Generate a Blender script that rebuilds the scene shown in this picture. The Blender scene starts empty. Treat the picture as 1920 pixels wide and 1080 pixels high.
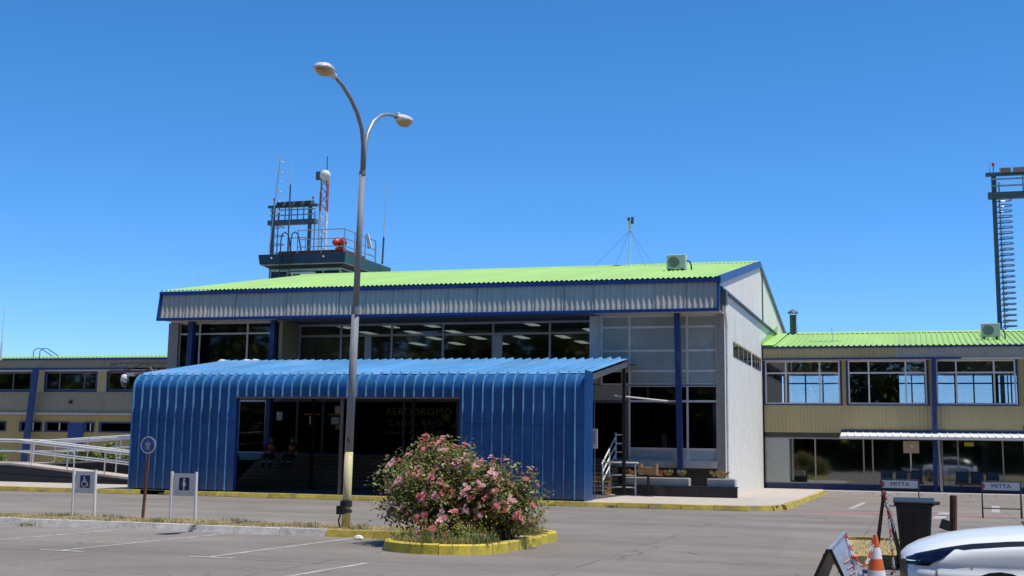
import bpy, bmesh, math, random
from mathutils import Vector, Matrix
R = math.radians
random.seed(7)
scene = bpy.context.scene
COL = scene.collection

# ------------------------------------------------------------------ camera
cam_d = bpy.data.cameras.new('camera'); cam = bpy.data.objects.new('camera', cam_d); COL.objects.link(cam)
yaw, pitch, roll = R(17.585), R(8.848), R(.8507)
fh = Vector((-math.sin(yaw), math.cos(yaw), 0)); r0 = Vector((math.cos(yaw), math.sin(yaw), 0))
fw = fh*math.cos(pitch) + Vector((0, 0, math.sin(pitch))); u0 = r0.cross(fw)
rr = r0*math.cos(roll) + u0*math.sin(roll); uu = u0*math.cos(roll) - r0*math.sin(roll)
cam.matrix_world = Matrix(((rr.x, uu.x, -fw.x, 0), (rr.y, uu.y, -fw.y, 0), (rr.z, uu.z, -fw.z, 1.7), (0, 0, 0, 1)))
cam_d.sensor_width = 36; cam_d.lens = 2433.87/1920*36
cam_d.shift_x = (960-950.23)/1920; cam_d.shift_y = (465.45-540)/1920
cam_d.clip_start = .1; cam_d.clip_end = 3000
scene.camera = cam
scene.render.resolution_x = 1024; scene.render.resolution_y = 576

# ------------------------------------------------------------------ sky, sun, exposure
SUN_EL, SUN_AZ = R(71.5), R(92.5)                 # azimuth clockwise from +Y
world = bpy.data.worlds.new('World'); scene.world = world; world.use_nodes = True
wn = world.node_tree.nodes; wl = world.node_tree.links
sky = wn.new('ShaderNodeTexSky'); sky.sky_type = 'NISHITA'; sky.sun_disc = False
sky.sun_elevation = SUN_EL; sky.sun_rotation = SUN_AZ
sky.altitude = 0; sky.air_density = .6; sky.dust_density = 0; sky.ozone_density = 3.0
bg = wn['Background']; bg.inputs['Strength'].default_value = .12
# the whole sky is graded like the photograph's deep, polarised blue
sp_ = wn.new('ShaderNodeSeparateColor'); cm_ = wn.new('ShaderNodeCombineColor'); wl.new(sky.outputs[0], sp_.inputs[0])
for k, (pw, gn) in enumerate(((1.44, 1.17), (1.0, 1.14), (1.0, 1.54))):
    a_ = wn.new('ShaderNodeMath'); a_.operation = 'MULTIPLY'; a_.inputs[1].default_value = .128; wl.new(sp_.outputs[k], a_.inputs[0])
    p_ = wn.new('ShaderNodeMath'); p_.operation = 'POWER'; p_.inputs[1].default_value = pw; wl.new(a_.outputs[0], p_.inputs[0])
    m_ = wn.new('ShaderNodeMath'); m_.operation = 'MULTIPLY'; m_.inputs[1].default_value = gn/.128; wl.new(p_.outputs[0], m_.inputs[0]); wl.new(m_.outputs[0], cm_.inputs[k])
wl.new(cm_.outputs[0], bg.inputs['Color'])
sd = Vector((math.sin(SUN_AZ)*math.cos(SUN_EL), math.cos(SUN_AZ)*math.cos(SUN_EL), math.sin(SUN_EL)))
sl = bpy.data.lights.new('sun', 'SUN'); sl.energy = 4.6; sl.angle = R(.5); sl.color = (1, .95, .87)
so = bpy.data.objects.new('sun', sl); COL.objects.link(so)
so.rotation_euler = (-sd).to_track_quat('-Z', 'Y').to_euler(); so.location = (20, 0, 40)
vs = scene.view_settings
vs.view_transform = 'Standard'; vs.look = 'None'; vs.exposure = .1; vs.gamma = 1; vs.use_curve_mapping = False
scene.cycles.max_bounces = 8; scene.cycles.transparent_max_bounces = 24
scene.cycles.caustics_reflective = False; scene.cycles.caustics_refractive = False

# ------------------------------------------------------------------ materials
MATS = {}
def mat(name, col, rough=.6, var=.12, scale=3., metal=0., bump=0., bscale=40., col2=None, dirt=None, dirt_amt=.0, dirt_scale=1.2,
        stretch=(1, 1, 1), spec=.5, coat=0., trans=0., objvar=0., splash=None):
    """procedural principled: base colour with noise variation, optional blotchy dirt colour, fine relief"""
    m = bpy.data.materials.new(name); m.use_nodes = True; n = m.node_tree.nodes; l = m.node_tree.links
    b = n['Principled BSDF']; b.inputs['Roughness'].default_value = rough; b.inputs['Metallic'].default_value = metal
    b.inputs['Specular IOR Level'].default_value = spec
    if coat: b.inputs['Coat Weight'].default_value = coat; b.inputs['Coat Roughness'].default_value = .06
    geo = n.new('ShaderNodeNewGeometry'); mp = n.new('ShaderNodeMapping'); mp.inputs['Scale'].default_value = stretch
    l.new(geo.outputs['Position'], mp.inputs['Vector'])
    nz = n.new('ShaderNodeTexNoise'); nz.inputs['Scale'].default_value = scale; nz.inputs['Detail'].default_value = 6; nz.inputs['Roughness'].default_value = .65
    l.new(mp.outputs[0], nz.inputs['Vector'])
    c2 = col2 or tuple(c*(1-2*var) for c in col); c1 = col if col2 else tuple(min(1, c*(1+var)) for c in col)
    rp = n.new('ShaderNodeValToRGB'); rp.color_ramp.elements[0].position = .32; rp.color_ramp.elements[1].position = .68
    rp.color_ramp.elements[0].color = (*c2, 1); rp.color_ramp.elements[1].color = (*c1, 1)
    l.new(nz.outputs['Fac'], rp.inputs[0]); out = rp.outputs[0]
    if dirt:
        d = n.new('ShaderNodeTexNoise'); d.inputs['Scale'].default_value = dirt_scale; d.inputs['Detail'].default_value = 8; d.inputs['Roughness'].default_value = .7
        l.new(mp.outputs[0], d.inputs['Vector'])
        dr = n.new('ShaderNodeValToRGB'); dr.color_ramp.elements[0].position = .62-dirt_amt*.35; dr.color_ramp.elements[1].position = .72
        dr.color_ramp.elements[0].color = (0, 0, 0, 1); dr.color_ramp.elements[1].color = (1, 1, 1, 1)
        l.new(d.outputs['Fac'], dr.inputs[0])
        mx = n.new('ShaderNodeMixRGB'); mx.inputs[2].default_value = (*dirt, 1)
        l.new(dr.outputs[0], mx.inputs[0]); l.new(out, mx.inputs[1]); out = mx.outputs[0]
    if splash:                                 # dust and rain splash along the foot: colour, height, strength
        sc_, h_, amt = splash; sz = n.new('ShaderNodeSeparateXYZ'); l.new(geo.outputs['Position'], sz.inputs[0])
        mr = n.new('ShaderNodeMapRange'); mr.inputs[1].default_value = .15; mr.inputs[2].default_value = h_; mr.inputs[3].default_value = amt; mr.inputs[4].default_value = 0; l.new(sz.outputs['Z'], mr.inputs[0])
        sn = n.new('ShaderNodeTexNoise'); sn.inputs['Scale'].default_value = 3.5; sn.inputs['Detail'].default_value = 8; l.new(geo.outputs['Position'], sn.inputs['Vector'])
        ml = n.new('ShaderNodeMath'); ml.operation = 'MULTIPLY'; l.new(mr.outputs[0], ml.inputs[0]); l.new(sn.outputs['Fac'], ml.inputs[1])
        mx2 = n.new('ShaderNodeMixRGB'); mx2.inputs[2].default_value = (*sc_, 1); l.new(ml.outputs[0], mx2.inputs[0]); l.new(out, mx2.inputs[1]); out = mx2.outputs[0]
    if objvar:                                 # every sheet or stone has aged a little differently
        oi = n.new('ShaderNodeObjectInfo'); mv = n.new('ShaderNodeMapRange'); mv.inputs[3].default_value = 1-objvar; mv.inputs[4].default_value = 1+objvar*.6; l.new(oi.outputs['Random'], mv.inputs[0])
        hs = n.new('ShaderNodeHueSaturation'); l.new(mv.outputs[0], hs.inputs['Value']); l.new(out, hs.inputs['Color']); out = hs.outputs[0]
    l.new(out, b.inputs['Base Color'])
    if trans:                                  # thin leaves and petals let light through
        tr = n.new('ShaderNodeBsdfTranslucent'); l.new(out, tr.inputs['Color']); mxs = n.new('ShaderNodeMixShader'); mxs.inputs[0].default_value = trans
        l.new(b.outputs[0], mxs.inputs[1]); l.new(tr.outputs[0], mxs.inputs[2]); l.new(mxs.outputs[0], n['Material Output'].inputs['Surface'])
    if bump:
        bn = n.new('ShaderNodeTexNoise'); bn.inputs['Scale'].default_value = bscale; bn.inputs['Detail'].default_value = 4
        l.new(geo.outputs['Position'], bn.inputs['Vector'])
        bp = n.new('ShaderNodeBump'); bp.inputs['Strength'].default_value = bump; bp.inputs['Distance'].default_value = .01
        l.new(bn.outputs['Fac'], bp.inputs['Height']); l.new(bp.outputs[0], b.inputs['Normal'])
    MATS[name] = m; return m

def glass(name, tint, refl=1.0, rough=.01, base=.02):
    m = bpy.data.materials.new(name); m.use_nodes = True; n = m.node_tree.nodes; l = m.node_tree.links
    for x in list(n):
        if x.type == 'BSDF_PRINCIPLED': n.remove(x)
    o = [x for x in n if x.type == 'OUTPUT_MATERIAL'][0]
    t = n.new('ShaderNodeBsdfTransparent'); t.inputs[0].default_value = (*tint, 1)
    g = n.new('ShaderNodeBsdfGlossy'); g.inputs['Roughness'].default_value = rough; g.inputs['Color'].default_value = (.95, .97, 1, 1)
    fr = n.new('ShaderNodeFresnel'); fr.inputs['IOR'].default_value = 1.5
    ma = n.new('ShaderNodeMath'); ma.operation = 'MULTIPLY_ADD'; ma.inputs[1].default_value = refl; ma.inputs[2].default_value = base
    mx = n.new('ShaderNodeMixShader')
    geo = n.new('ShaderNodeNewGeometry'); nz = n.new('ShaderNodeTexNoise'); nz.inputs['Scale'].default_value = .9
    bp = n.new('ShaderNodeBump'); bp.inputs['Strength'].default_value = .02; bp.inputs['Distance'].default_value = .03
    l.new(geo.outputs['Position'], nz.inputs['Vector']); l.new(nz.outputs['Fac'], bp.inputs['Height']); l.new(bp.outputs[0], g.inputs['Normal'])
    l.new(fr.outputs[0], ma.inputs[0]); l.new(ma.outputs[0], mx.inputs[0]); l.new(t.outputs[0], mx.inputs[1]); l.new(g.outputs[0], mx.inputs[2])
    l.new(mx.outputs[0], o.inputs['Surface']); MATS[name] = m; return m

def emit(name, col, s):
    m = bpy.data.materials.new(name); m.use_nodes = True; b = m.node_tree.nodes['Principled BSDF']
    b.inputs['Base Color'].default_value = (.8, .8, .8, 1); b.inputs['Emission Color'].default_value = (*col, 1); b.inputs['Emission Strength'].default_value = s
    MATS[name] = m; return m

def ground_mat():
    m = bpy.data.materials.new('worn_paving'); m.use_nodes = True; n = m.node_tree.nodes; l = m.node_tree.links
    b = n['Principled BSDF']; b.inputs['Roughness'].default_value = .88; b.inputs['Specular IOR Level'].default_value = .25
    geo = n.new('ShaderNodeNewGeometry'); P = geo.outputs['Position']
    def noise(sc, st=(1, 1, 1), det=6, ro=.6):
        mp = n.new('ShaderNodeMapping'); mp.inputs['Scale'].default_value = st; l.new(P, mp.inputs[0])
        z = n.new('ShaderNodeTexNoise'); z.inputs['Scale'].default_value = sc; z.inputs['Detail'].default_value = det; z.inputs['Roughness'].default_value = ro
        l.new(mp.outputs[0], z.inputs['Vector']); return z.outputs['Fac']
    def ramp(f, p0, p1, c0, c1):
        r = n.new('ShaderNodeValToRGB'); r.color_ramp.elements[0].position = p0; r.color_ramp.elements[1].position = p1
        r.color_ramp.elements[0].color = (*c0, 1); r.color_ramp.elements[1].color = (*c1, 1); l.new(f, r.inputs[0]); return r.outputs[0]
    def mix(f, a, c, mode='MIX'):
        x = n.new('ShaderNodeMixRGB'); x.blend_type = mode
        if isinstance(f, float): x.inputs[0].default_value = f
        else: l.new(f, x.inputs[0])
        l.new(a, x.inputs[1])
        if isinstance(c, tuple): x.inputs[2].default_value = (*c, 1)
        else: l.new(c, x.inputs[2])
        return x.outputs[0]
    base = ramp(noise(.35, (1, 1.6, 1)), .3, .7, (.198, .173, .147), (.266, .233, .199))
    base = mix(.8, base, ramp(noise(6, det=10, ro=.75), .25, .75, (.78, .78, .79), (1.12, 1.11, 1.1)), 'MULTIPLY')
    base = mix(.7, base, ramp(noise(70, det=3), .3, .7, (.82, .82, .82), (1.12, 1.12, 1.12)), 'MULTIPLY')
    # tyre-dark travel lanes that run along X
    base = mix(ramp(noise(.5, (.08, 1, 1)), .5, .66, (0, 0, 0), (.55, .55, .55)), base, (.142, .127, .112))
    # oil drips
    base = mix(ramp(noise(1.7, det=3), .70, .76, (0, 0, 0), (.7, .7, .7)), base, (.07, .068, .066))
    # pale brown dust
    base = mix(ramp(noise(.8, (.5, 1.3, 1), 8, .7), .56, .75, (0, 0, 0), (.55, .55, .55)), base, (.25, .215, .175))
    # slab joints filled with tar / sand
    sx = n.new('ShaderNodeSeparateXYZ'); l.new(P, sx.inputs[0])
    wob = n.new('ShaderNodeMath'); wob.operation = 'MULTIPLY_ADD'; wob.inputs[1].default_value = .10; wob.inputs[2].default_value = -.05; l.new(noise(1.1), wob.inputs[0])
    def joint(out, per, off, w):
        a = n.new('ShaderNodeMath'); a.operation = 'ADD'; a.inputs[1].default_value = off; l.new(out, a.inputs[0])
        a2 = n.new('ShaderNodeMath'); a2.operation = 'ADD'; l.new(a.outputs[0], a2.inputs[0]); l.new(wob.outputs[0], a2.inputs[1])
        p = n.new('ShaderNodeMath'); p.operation = 'PINGPONG'; p.inputs[1].default_value = per/2; l.new(a2.outputs[0], p.inputs[0])
        c = n.new('ShaderNodeMath'); c.operation = 'LESS_THAN'; c.inputs[1].default_value = w; l.new(p.outputs[0], c.inputs[0]); return c.outputs[0]
    j = n.new('ShaderNodeMath'); j.operation = 'MAXIMUM'; l.new(joint(sx.outputs['X'], 3.7, 1.2, .02), j.inputs[0]); l.new(joint(sx.outputs['Y'], 6.2, .5, .035), j.inputs[1])
    jm = n.new('ShaderNodeMath'); jm.operation = 'MULTIPLY'; l.new(j.outputs[0], jm.inputs[0]); jr = ramp(noise(.9), .40, .6, (0, 0, 0), (.8, .8, .8)); l.new(jr, jm.inputs[1])
    base = mix(jm.outputs[0], base, (.085, .08, .072))
    vr = n.new('ShaderNodeTexVoronoi'); vr.feature = 'DISTANCE_TO_EDGE'; vr.inputs['Scale'].default_value = .22
    ad = n.new('ShaderNodeVectorMath'); ad.operation = 'ADD'; cn = n.new('ShaderNodeTexNoise'); cn.inputs['Scale'].default_value = .9; cn.inputs['Detail'].default_value = 7; l.new(P, cn.inputs['Vector'])
    l.new(P, ad.inputs[0]); l.new(cn.outputs['Color'], ad.inputs[1]); l.new(ad.outputs[0], vr.inputs['Vector'])
    ck = ramp(vr.outputs['Distance'], .002, .006, (1, 1, 1), (0, 0, 0)); cm2 = n.new('ShaderNodeMixRGB'); cm2.blend_type = 'MULTIPLY'; cm2.inputs[0].default_value = 1; l.new(ck, cm2.inputs[1]); l.new(ramp(noise(.25), .47, .55, (0, 0, 0), (.8, .8, .8)), cm2.inputs[2])
    base = mix(cm2.outputs[0], base, (.075, .07, .064))
    pv = n.new('ShaderNodeTexVoronoi'); pv.inputs['Scale'].default_value = .13; pv.distance = 'CHEBYCHEV'; l.new(P, pv.inputs['Vector'])
    base = mix(.5, base, ramp(pv.outputs['Color'], .3, .7, (.86, .86, .87), (1.1, 1.09, 1.07)), 'MULTIPLY')
    base = mix(.6, base, ramp(noise(38, det=2, ro=.4), .42, .66, (.80, .80, .80), (1.22, 1.2, 1.18)), 'MULTIPLY')
    l.new(base, b.inputs['Base Color'])
    bp = n.new('ShaderNodeBump'); bp.inputs['Strength'].default_value = .5; bp.inputs['Distance'].default_value = .006
    l.new(noise(110, det=3), bp.inputs['Height']); l.new(bp.outputs[0], b.inputs['Normal'])
    MATS['ground'] = m; return m
ground_mat()

mat('canopy_blue', (.012, .098, .28), .36, .14, 1.6, dirt=(.035, .135, .30), dirt_amt=.22, dirt_scale=1.6, stretch=(1, 1, .35), objvar=.14, splash=((.20, .20, .20), 1.1, .75), bump=.25, bscale=2.5)
mat('canopy_roof_blue', (.16, .40, .66), .34, .10, 1.2, dirt=(.34, .45, .62), dirt_amt=.25, dirt_scale=.9, stretch=(.6, .25, 1), objvar=.12)  # bleached paint; grazing sky reflection is also put into this pale tone
mat('canopy_rib', (.105, .265, .45), .32, .25, 6, dirt=(.03, .11, .36), dirt_amt=.15, dirt_scale=5, stretch=(1, 1, .4))  # chalked paint, lightened further to draw the sunlit rib lines
mat('trim_blue', (.012, .050, .205), .4, .12, 2.0)
mat('column_blue', (.011, .040, .15), .42, .12, 2.0, dirt=(.06, .10, .2), dirt_amt=.1)
mat('frame_blue', (.012, .032, .12), .45, .1)
mat('green_roof', (.335, .545, .15), .55, .05, .5, dirt=(.31, .45, .17), dirt_amt=.14, dirt_scale=.8, stretch=(1, .25, 1), objvar=.05)
mat('fascia_grey', (.46, .415, .325), .5, .06, 1.5, dirt=(.36, .32, .25), dirt_amt=.08, stretch=(1, 1, .25), objvar=.025)
mat('cladding_tan', (.48, .395, .20), .55, .05, .8, dirt=(.38, .31, .16), dirt_amt=.12, stretch=(1, 1, .3), objvar=.05)
mat('cladding_yellow', (.40, .315, .125), .55, .05, .8, dirt=(.30, .24, .11), dirt_amt=.12, stretch=(1, 1, .3), objvar=.05)
mat('cladding_sage', (.29, .265, .175), .55, .05, .8, dirt=(.23, .21, .14), dirt_amt=.12, stretch=(1, 1, .3), objvar=.05)
mat('pebble', (.42, .40, .37), .9, .3, 26, bump=1.0, bscale=28, col2=(.13, .12, .11))
mat('gable_white', (.86, .80, .71), .75, .06, 1.2, dirt=(.66, .60, .52), dirt_amt=.12, dirt_scale=1.6, stretch=(1, 1.6, .18))
mat('wall_white', (.79, .775, .69), .85, .08, 7, bump=.4, bscale=60, dirt=(.62, .60, .52), dirt_amt=.16, dirt_scale=1.1, stretch=(1, 1, .5))
mat('soffit', (.55, .53, .50), .8, .06)
mat('soffit_blue', (.18, .19, .22), .7, .06)
mat('frame_tan', (.33, .30, .26), .5, .08)
mat('alu', (.66, .62, .60), .5, .08, 3, metal=.15)
mat('alu_dark', (.13, .13, .14), .5, .08, 3, metal=.2)
mat('frosted', (.31, .355, .335), .35, .10, .9, dirt=(.42, .42, .38), dirt_amt=.15, dirt_scale=.8)
mat('panel_pale', (.42, .46, .47), .5, .08, 1.5)
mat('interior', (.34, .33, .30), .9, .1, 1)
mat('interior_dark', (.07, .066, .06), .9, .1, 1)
mat('ceiling_tile', (.45, .44, .42), .9, .05)
mat('concrete', (.46, .40, .34), .9, .08, 2.5, bump=.2, dirt=(.34, .30, .26), dirt_amt=.15)
mat('slab_grey', (.42, .42, .40), .85, .1, 2.5, dirt=(.28, .27, .25), dirt_amt=.2)
mat('plinth_black', (.022, .022, .023), .6, .2, 2, dirt=(.06, .055, .05), dirt_amt=.15)
mat('kerb_yellow', (.50, .37, .05), .8, .16, 5, bump=.6, bscale=30, dirt=(.22, .19, .12), dirt_amt=.38, dirt_scale=2.4, objvar=.2)
mat('kerb_yellow_fresh', (.62, .48, .045), .75, .14, 5, bump=.6, bscale=30, dirt=(.25, .22, .09), dirt_amt=.28, dirt_scale=3.2, objvar=.12)
mat('kerb_white', (.60, .565, .52), .85, .14, 5, bump=.6, bscale=30, dirt=(.30, .27, .23), dirt_amt=.30, dirt_scale=2.4, objvar=.12)
mat('line_white', (.46, .445, .42), .85, .2, 9, dirt=(.21, .185, .16), dirt_amt=.62, dirt_scale=3.2)
mat('line_red', (.42, .12, .14), .85, .2, 9, dirt=(.22, .18, .17), dirt_amt=.62, dirt_scale=1.8)
mat('soil', (.34, .265, .14), .95, .2, 6, bump=.8, bscale=30, dirt=(.22, .17, .09), dirt_amt=.2)
mat('rail_white', (.74, .73, .70), .45, .05, 4, dirt=(.5, .46, .40), dirt_amt=.08)
mat('steel_galv', (.36, .37, .38), .45, .12, 5, metal=.5, dirt=(.25, .23, .2), dirt_amt=.15)
mat('pole_grey', (.24, .255, .275), .72, .12, 4, metal=.0, dirt=(.2, .18, .16), dirt_amt=.12, stretch=(1, 1, .3))
mat('pole_cream', (.62, .53, .27), .6, .08, 6, dirt=(.36, .29, .15), dirt_amt=.15, dirt_scale=4)
mat('black_rubber', (.018, .018, .018), .6, .2, 5)
mat('black_plastic', (.016, .017, .018), .38, .15, 5)
mat('black_paint', (.02, .02, .021), .45, .2, 5, dirt=(.10, .06, .04), dirt_amt=.08)
mat('rust', (.17, .07, .035), .85, .25, 7, bump=.3, dirt=(.07, .035, .02), dirt_amt=.25, dirt_scale=4)
mat('brown_rail', (.16, .10, .08), .6, .15, 4)
mat('step_brown', (.21, .12, .055), .75, .12, 3, dirt=(.14, .085, .045), dirt_amt=.15)
mat('nosing', (.36, .32, .28), .7, .1)
mat('sign_white', (.62, .62, .64), .45, .05, 3, dirt=(.5, .48, .46), dirt_amt=.1)
mat('sign_navy', (.012, .020, .13), .5, .1)
mat('sign_blue', (.03, .09, .32), .5, .12, 6, dirt=(.2, .25, .38), dirt_amt=.15, dirt_scale=9)
mat('lamp_head', (.62, .61, .58), .45, .06, 6, dirt=(.42, .38, .3), dirt_amt=.12)
mat('lamp_lens', (.50, .37, .16), .25, .12, 6)
mat('ac_body', (.66, .65, .60), .5, .05, 4, dirt=(.50, .47, .40), dirt_amt=.1)
mat('ac_front', (.50, .56, .47), .5, .05, 4)
mat('ac_grille', (.10, .12, .11), .5, .1)
mat('tower_navy', (.010, .038, .11), .5, .15, 3, dirt=(.05, .07, .09), dirt_amt=.15)
mat('tower_green', (.02, .11, .10), .5, .15, 3, dirt=(.06, .12, .11), dirt_amt=.15)
mat('mast_grey', (.09, .12, .135), .55, .15, 4, metal=.2)
mat('mast_red', (.40, .10, .07), .55, .15)
mat('mast_white', (.70, .69, .67), .5, .06)
mat('beacon_red', (.62, .055, .025), .35, .1, 6)
mat('dish_white', (.72, .71, .66), .45, .06)
mat('antenna', (.55, .56, .58), .5, .08)
mat('bark', (.12, .085, .055), .95, .2, 8)
mat('leaf_dark', (.15, .18, .05), .5, .3, 2.5, col2=(.045, .07, .017), trans=.25)
mat('leaf_mid', (.28, .30, .075), .45, .3, 3.0, col2=(.16, .19, .04), trans=.3)
mat('leaf_olive', (.38, .29, .11), .5, .3, 3.0, col2=(.20, .15, .05), trans=.3)
mat('leaf_bright', (.14, .26, .045), .5, .25, 2.0, col2=(.07, .15, .02), trans=.3)
mat('petal_pink', (.87, .38, .37), .55, .15, 6, col2=(.82, .26, .27), trans=.3)
mat('petal_pale', (.90, .62, .58), .55, .1, 6, col2=(.84, .44, .46), trans=.3)
mat('petal_yellow', (.70, .50, .03), .6, .1)
mat('dry_grass', (.56, .44, .21), .9, .2, 5, col2=(.40, .30, .13), trans=.2)
mat('green_grass', (.14, .19, .045), .8, .25, 5, col2=(.08, .12, .03))
mat('car_white', (.76, .77, .78), .34, .01, 3, coat=.45, dirt=(.70, .69, .66), dirt_amt=.2, dirt_scale=1.5)
mat('car_dark', (.012, .013, .016), .25, .1)
mat('car_lens', (.005, .008, .028), .12, .3, 6, spec=.35)
mat('tyre', (.02, .02, .02), .85, .15, 8)
mat('rim', (.40, .40, .42), .3, .05, metal=.8)
mat('cone_orange', (.72, .13, .02), .55, .08, 5, dirt=(.45, .12, .05), dirt_amt=.1)
mat('cone_white', (.75, .75, .75), .5, .05)
mat('chain_red', (.62, .05, .04), .5, .08)
mat('board_metal', (.36, .38, .42), .35, .12, 5, metal=.35, dirt=(.5, .5, .52), dirt_amt=.2, dirt_scale=6)
mat('faded_red', (.46, .27, .27), .6, .2, 9)
mat('text_black', (.03, .03, .03), .6, .1)
mat('text_gold', (.20, .15, .07), .55, .15, 4)
mat('text_red', (.55, .05, .05), .6, .1)
mat('paper', (.72, .70, .66), .8, .04)
mat('orange_stripe', (.70, .30, .02), .6, .05)
mat('yellow_note', (.42, .42, .05), .7, .05)
mat('vest_orange', (.75, .16, .03), .7, .08)
mat('cloth_navy', (.02, .024, .045), .85, .1)
mat('reflective', (.65, .66, .64), .35, .05)
mat('skin', (.42, .24, .16), .55, .06)
mat('hair', (.02, .014, .01), .6, .2)
mat('terracotta', (.34, .13, .055), .85, .12, 6)
mat('wood', (.33, .20, .09), .75, .2, 4, stretch=(1, 1, 6))
mat('poster_tan', (.46, .36, .29), .6, .08, 4)
mat('bird_white', (.75, .74, .72), .6, .05)
mat('hut_blue', (.03, .10, .22), .6, .1)
glass('glass', (.60, .63, .63), .6, .03)
glass('glass_dark', (.28, .30, .30), .7, .03, base=.02)
glass('glass_green', (.42, .48, .44), 1.5, .03, base=.2)
glass('glass_smoke', (.16, .16, .15), .5, base=.0)
glass('glass_clear', (.84, .87, .88), 1.0)
emit('fluorescent', (.95, 1, .93), .5)
M = MATS

# ------------------------------------------------------------------ mesh helpers
class MB:
    def __init__(s): s.v = []; s.f = []
    def add(s, vs, fs):
        o = len(s.v); s.v += [tuple(p) for p in vs]; s.f += [tuple(i+o for i in f) for f in fs]; return s
    def box(s, x0, x1, y0, y1, z0, z1):
        return s.add([(x0, y0, z0), (x1, y0, z0), (x1, y1, z0), (x0, y1, z0), (x0, y0, z1), (x1, y0, z1), (x1, y1, z1), (x0, y1, z1)],
                     [(0, 3, 2, 1), (4, 5, 6, 7), (0, 1, 5, 4), (1, 2, 6, 5), (2, 3, 7, 6), (3, 0, 4, 7)])
    def bar(s, a, b, w, h=None, up=(0, 0, 1)):
        """rectangular bar from a to b"""
        a, b = Vector(a), Vector(b); h = h or w; d = (b-a).normalized(); u = Vector(up)
        if abs(d.dot(u)) > .95: u = Vector((0, 1, 0))
        sx = d.cross(u).normalized()*w/2; sz = sx.cross(d).normalized()*h/2
        return s.add([a-sx-sz, a+sx-sz, a+sx+sz, a-sx+sz, b-sx-sz, b+sx-sz, b+sx+sz, b-sx+sz],
                     [(0, 1, 2, 3), (7, 6, 5, 4), (0, 4, 5, 1), (1, 5, 6, 2), (2, 6, 7, 3), (3, 7, 4, 0)])
    def tube(s, pts, r, n=8, cap=True):
        pts = [Vector(p) for p in pts]; rs = r if isinstance(r, (list, tuple)) else [r]*len(pts)
        o = len(s.v); ref = None
        for i, p in enumerate(pts):
            d = (pts[min(i+1, len(pts)-1)]-pts[max(i-1, 0)])
            d = d.normalized() if d.length > 1e-9 else Vector((0, 0, 1))
            if ref is None:
                ref = Vector((1, 0, 0)) if abs(d.x) < .8 else Vector((0, 1, 0))
            u = (ref - d*ref.dot(d)).normalized(); w = d.cross(u); ref = u
            for k in range(n):
                a = 2*math.pi*k/n; s.v.append(tuple(p+(u*math.cos(a)+w*math.sin(a))*rs[i]))
        for i in range(len(pts)-1):
            for k in range(n):
                s.f.append((o+i*n+k, o+i*n+(k+1) % n, o+(i+1)*n+(k+1) % n, o+(i+1)*n+k))
        if cap:
            s.f.append(tuple(o+k for k in reversed(range(n)))); s.f.append(tuple(o+(len(pts)-1)*n+k for k in range(n)))
        return s
    def prism(s, poly, ext):
        """3-D polygon extruded by vector ext"""
        n = len(poly); e = Vector(ext); P = [Vector(p) for p in poly]
        s.add(P+[p+e for p in P], [tuple(range(n))[::-1], tuple(range(n, 2*n))]+[(i, (i+1) % n, n+(i+1) % n, n+i) for i in range(n)]); return s
    def lathe(s, prof, c=(0, 0, 0), n=16):
        c = Vector(c); o = len(s.v)
        for (r, z) in prof:
            for k in range(n):
                a = 2*math.pi*k/n; s.v.append((c.x+r*math.cos(a), c.y+r*math.sin(a), c.z+z))
        for i in range(len(prof)-1):
            for k in range(n): s.f.append((o+i*n+k, o+i*n+(k+1) % n, o+(i+1)*n+(k+1) % n, o+(i+1)*n+k))
        s.f.append(tuple(o+k for k in reversed(range(n)))); s.f.append(tuple(o+(len(prof)-1)*n+k for k in range(n)))
        return s
    def grid(s, fn, nu, nv):
        o = len(s.v)
        for i in range(nu+1):
            for j in range(nv+1): s.v.append(tuple(fn(i/nu, j/nv)))
        for i in range(nu):
            for j in range(nv): s.f.append((o+i*(nv+1)+j, o+(i+1)*(nv+1)+j, o+(i+1)*(nv+1)+j+1, o+i*(nv+1)+j+1))
        return s
    def mesh(s, name, m, smooth=False):
        me = bpy.data.meshes.new(name); me.from_pydata(s.v, [], s.f); me.materials.append(M[m] if isinstance(m, str) else m)
        if smooth:
            me.polygons.foreach_set('use_smooth', [True]*len(me.polygons))
        me.update(); return me
    def build(s, name, m, parent=None, smooth=False):
        o = bpy.data.objects.new(name, s.mesh(name, m, smooth)); COL.objects.link(o)
        if parent: attach(o, parent)
        return o
def world_loc(o):
    v = Vector((0, 0, 0))
    while o: v += o.location; o = o.parent
    return v
def attach(o, parent):
    """parts are modelled in world coordinates; keep them there under a parent that stands elsewhere"""
    o.parent = parent; o.location = o.location - world_loc(parent)
def inst(name, me, parent=None, loc=(0, 0, 0), rot=(0, 0, 0), scale=(1, 1, 1)):
    o = bpy.data.objects.new(name, me); COL.objects.link(o); o.location = loc; o.rotation_euler = rot; o.scale = scale
    if parent: attach(o, parent)
    return o
def tag(o, label, cat, group=None):
    o['label'] = label; o['category'] = cat
    if group: o['group'] = group
    return o
def thing(name, label, cat, loc=(0, 0, 0), group=None):
    o = bpy.data.objects.new(name, None); COL.objects.link(o); o.location = loc; o.empty_display_size = .3
    return tag(o, label, cat, group)
def struct(o, kind='structure'): o['kind'] = kind; return o
def bevel(o, w=.01, seg=2):
    b = o.modifiers.new('bevel', 'BEVEL'); b.width = w; b.segments = seg; b.limit_method = 'ANGLE'; return o
def box(name, m, parent, *a, bev=0):
    o = MB().box(*a).build(name, m, parent)
    return bevel(o, bev) if bev else o

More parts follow.
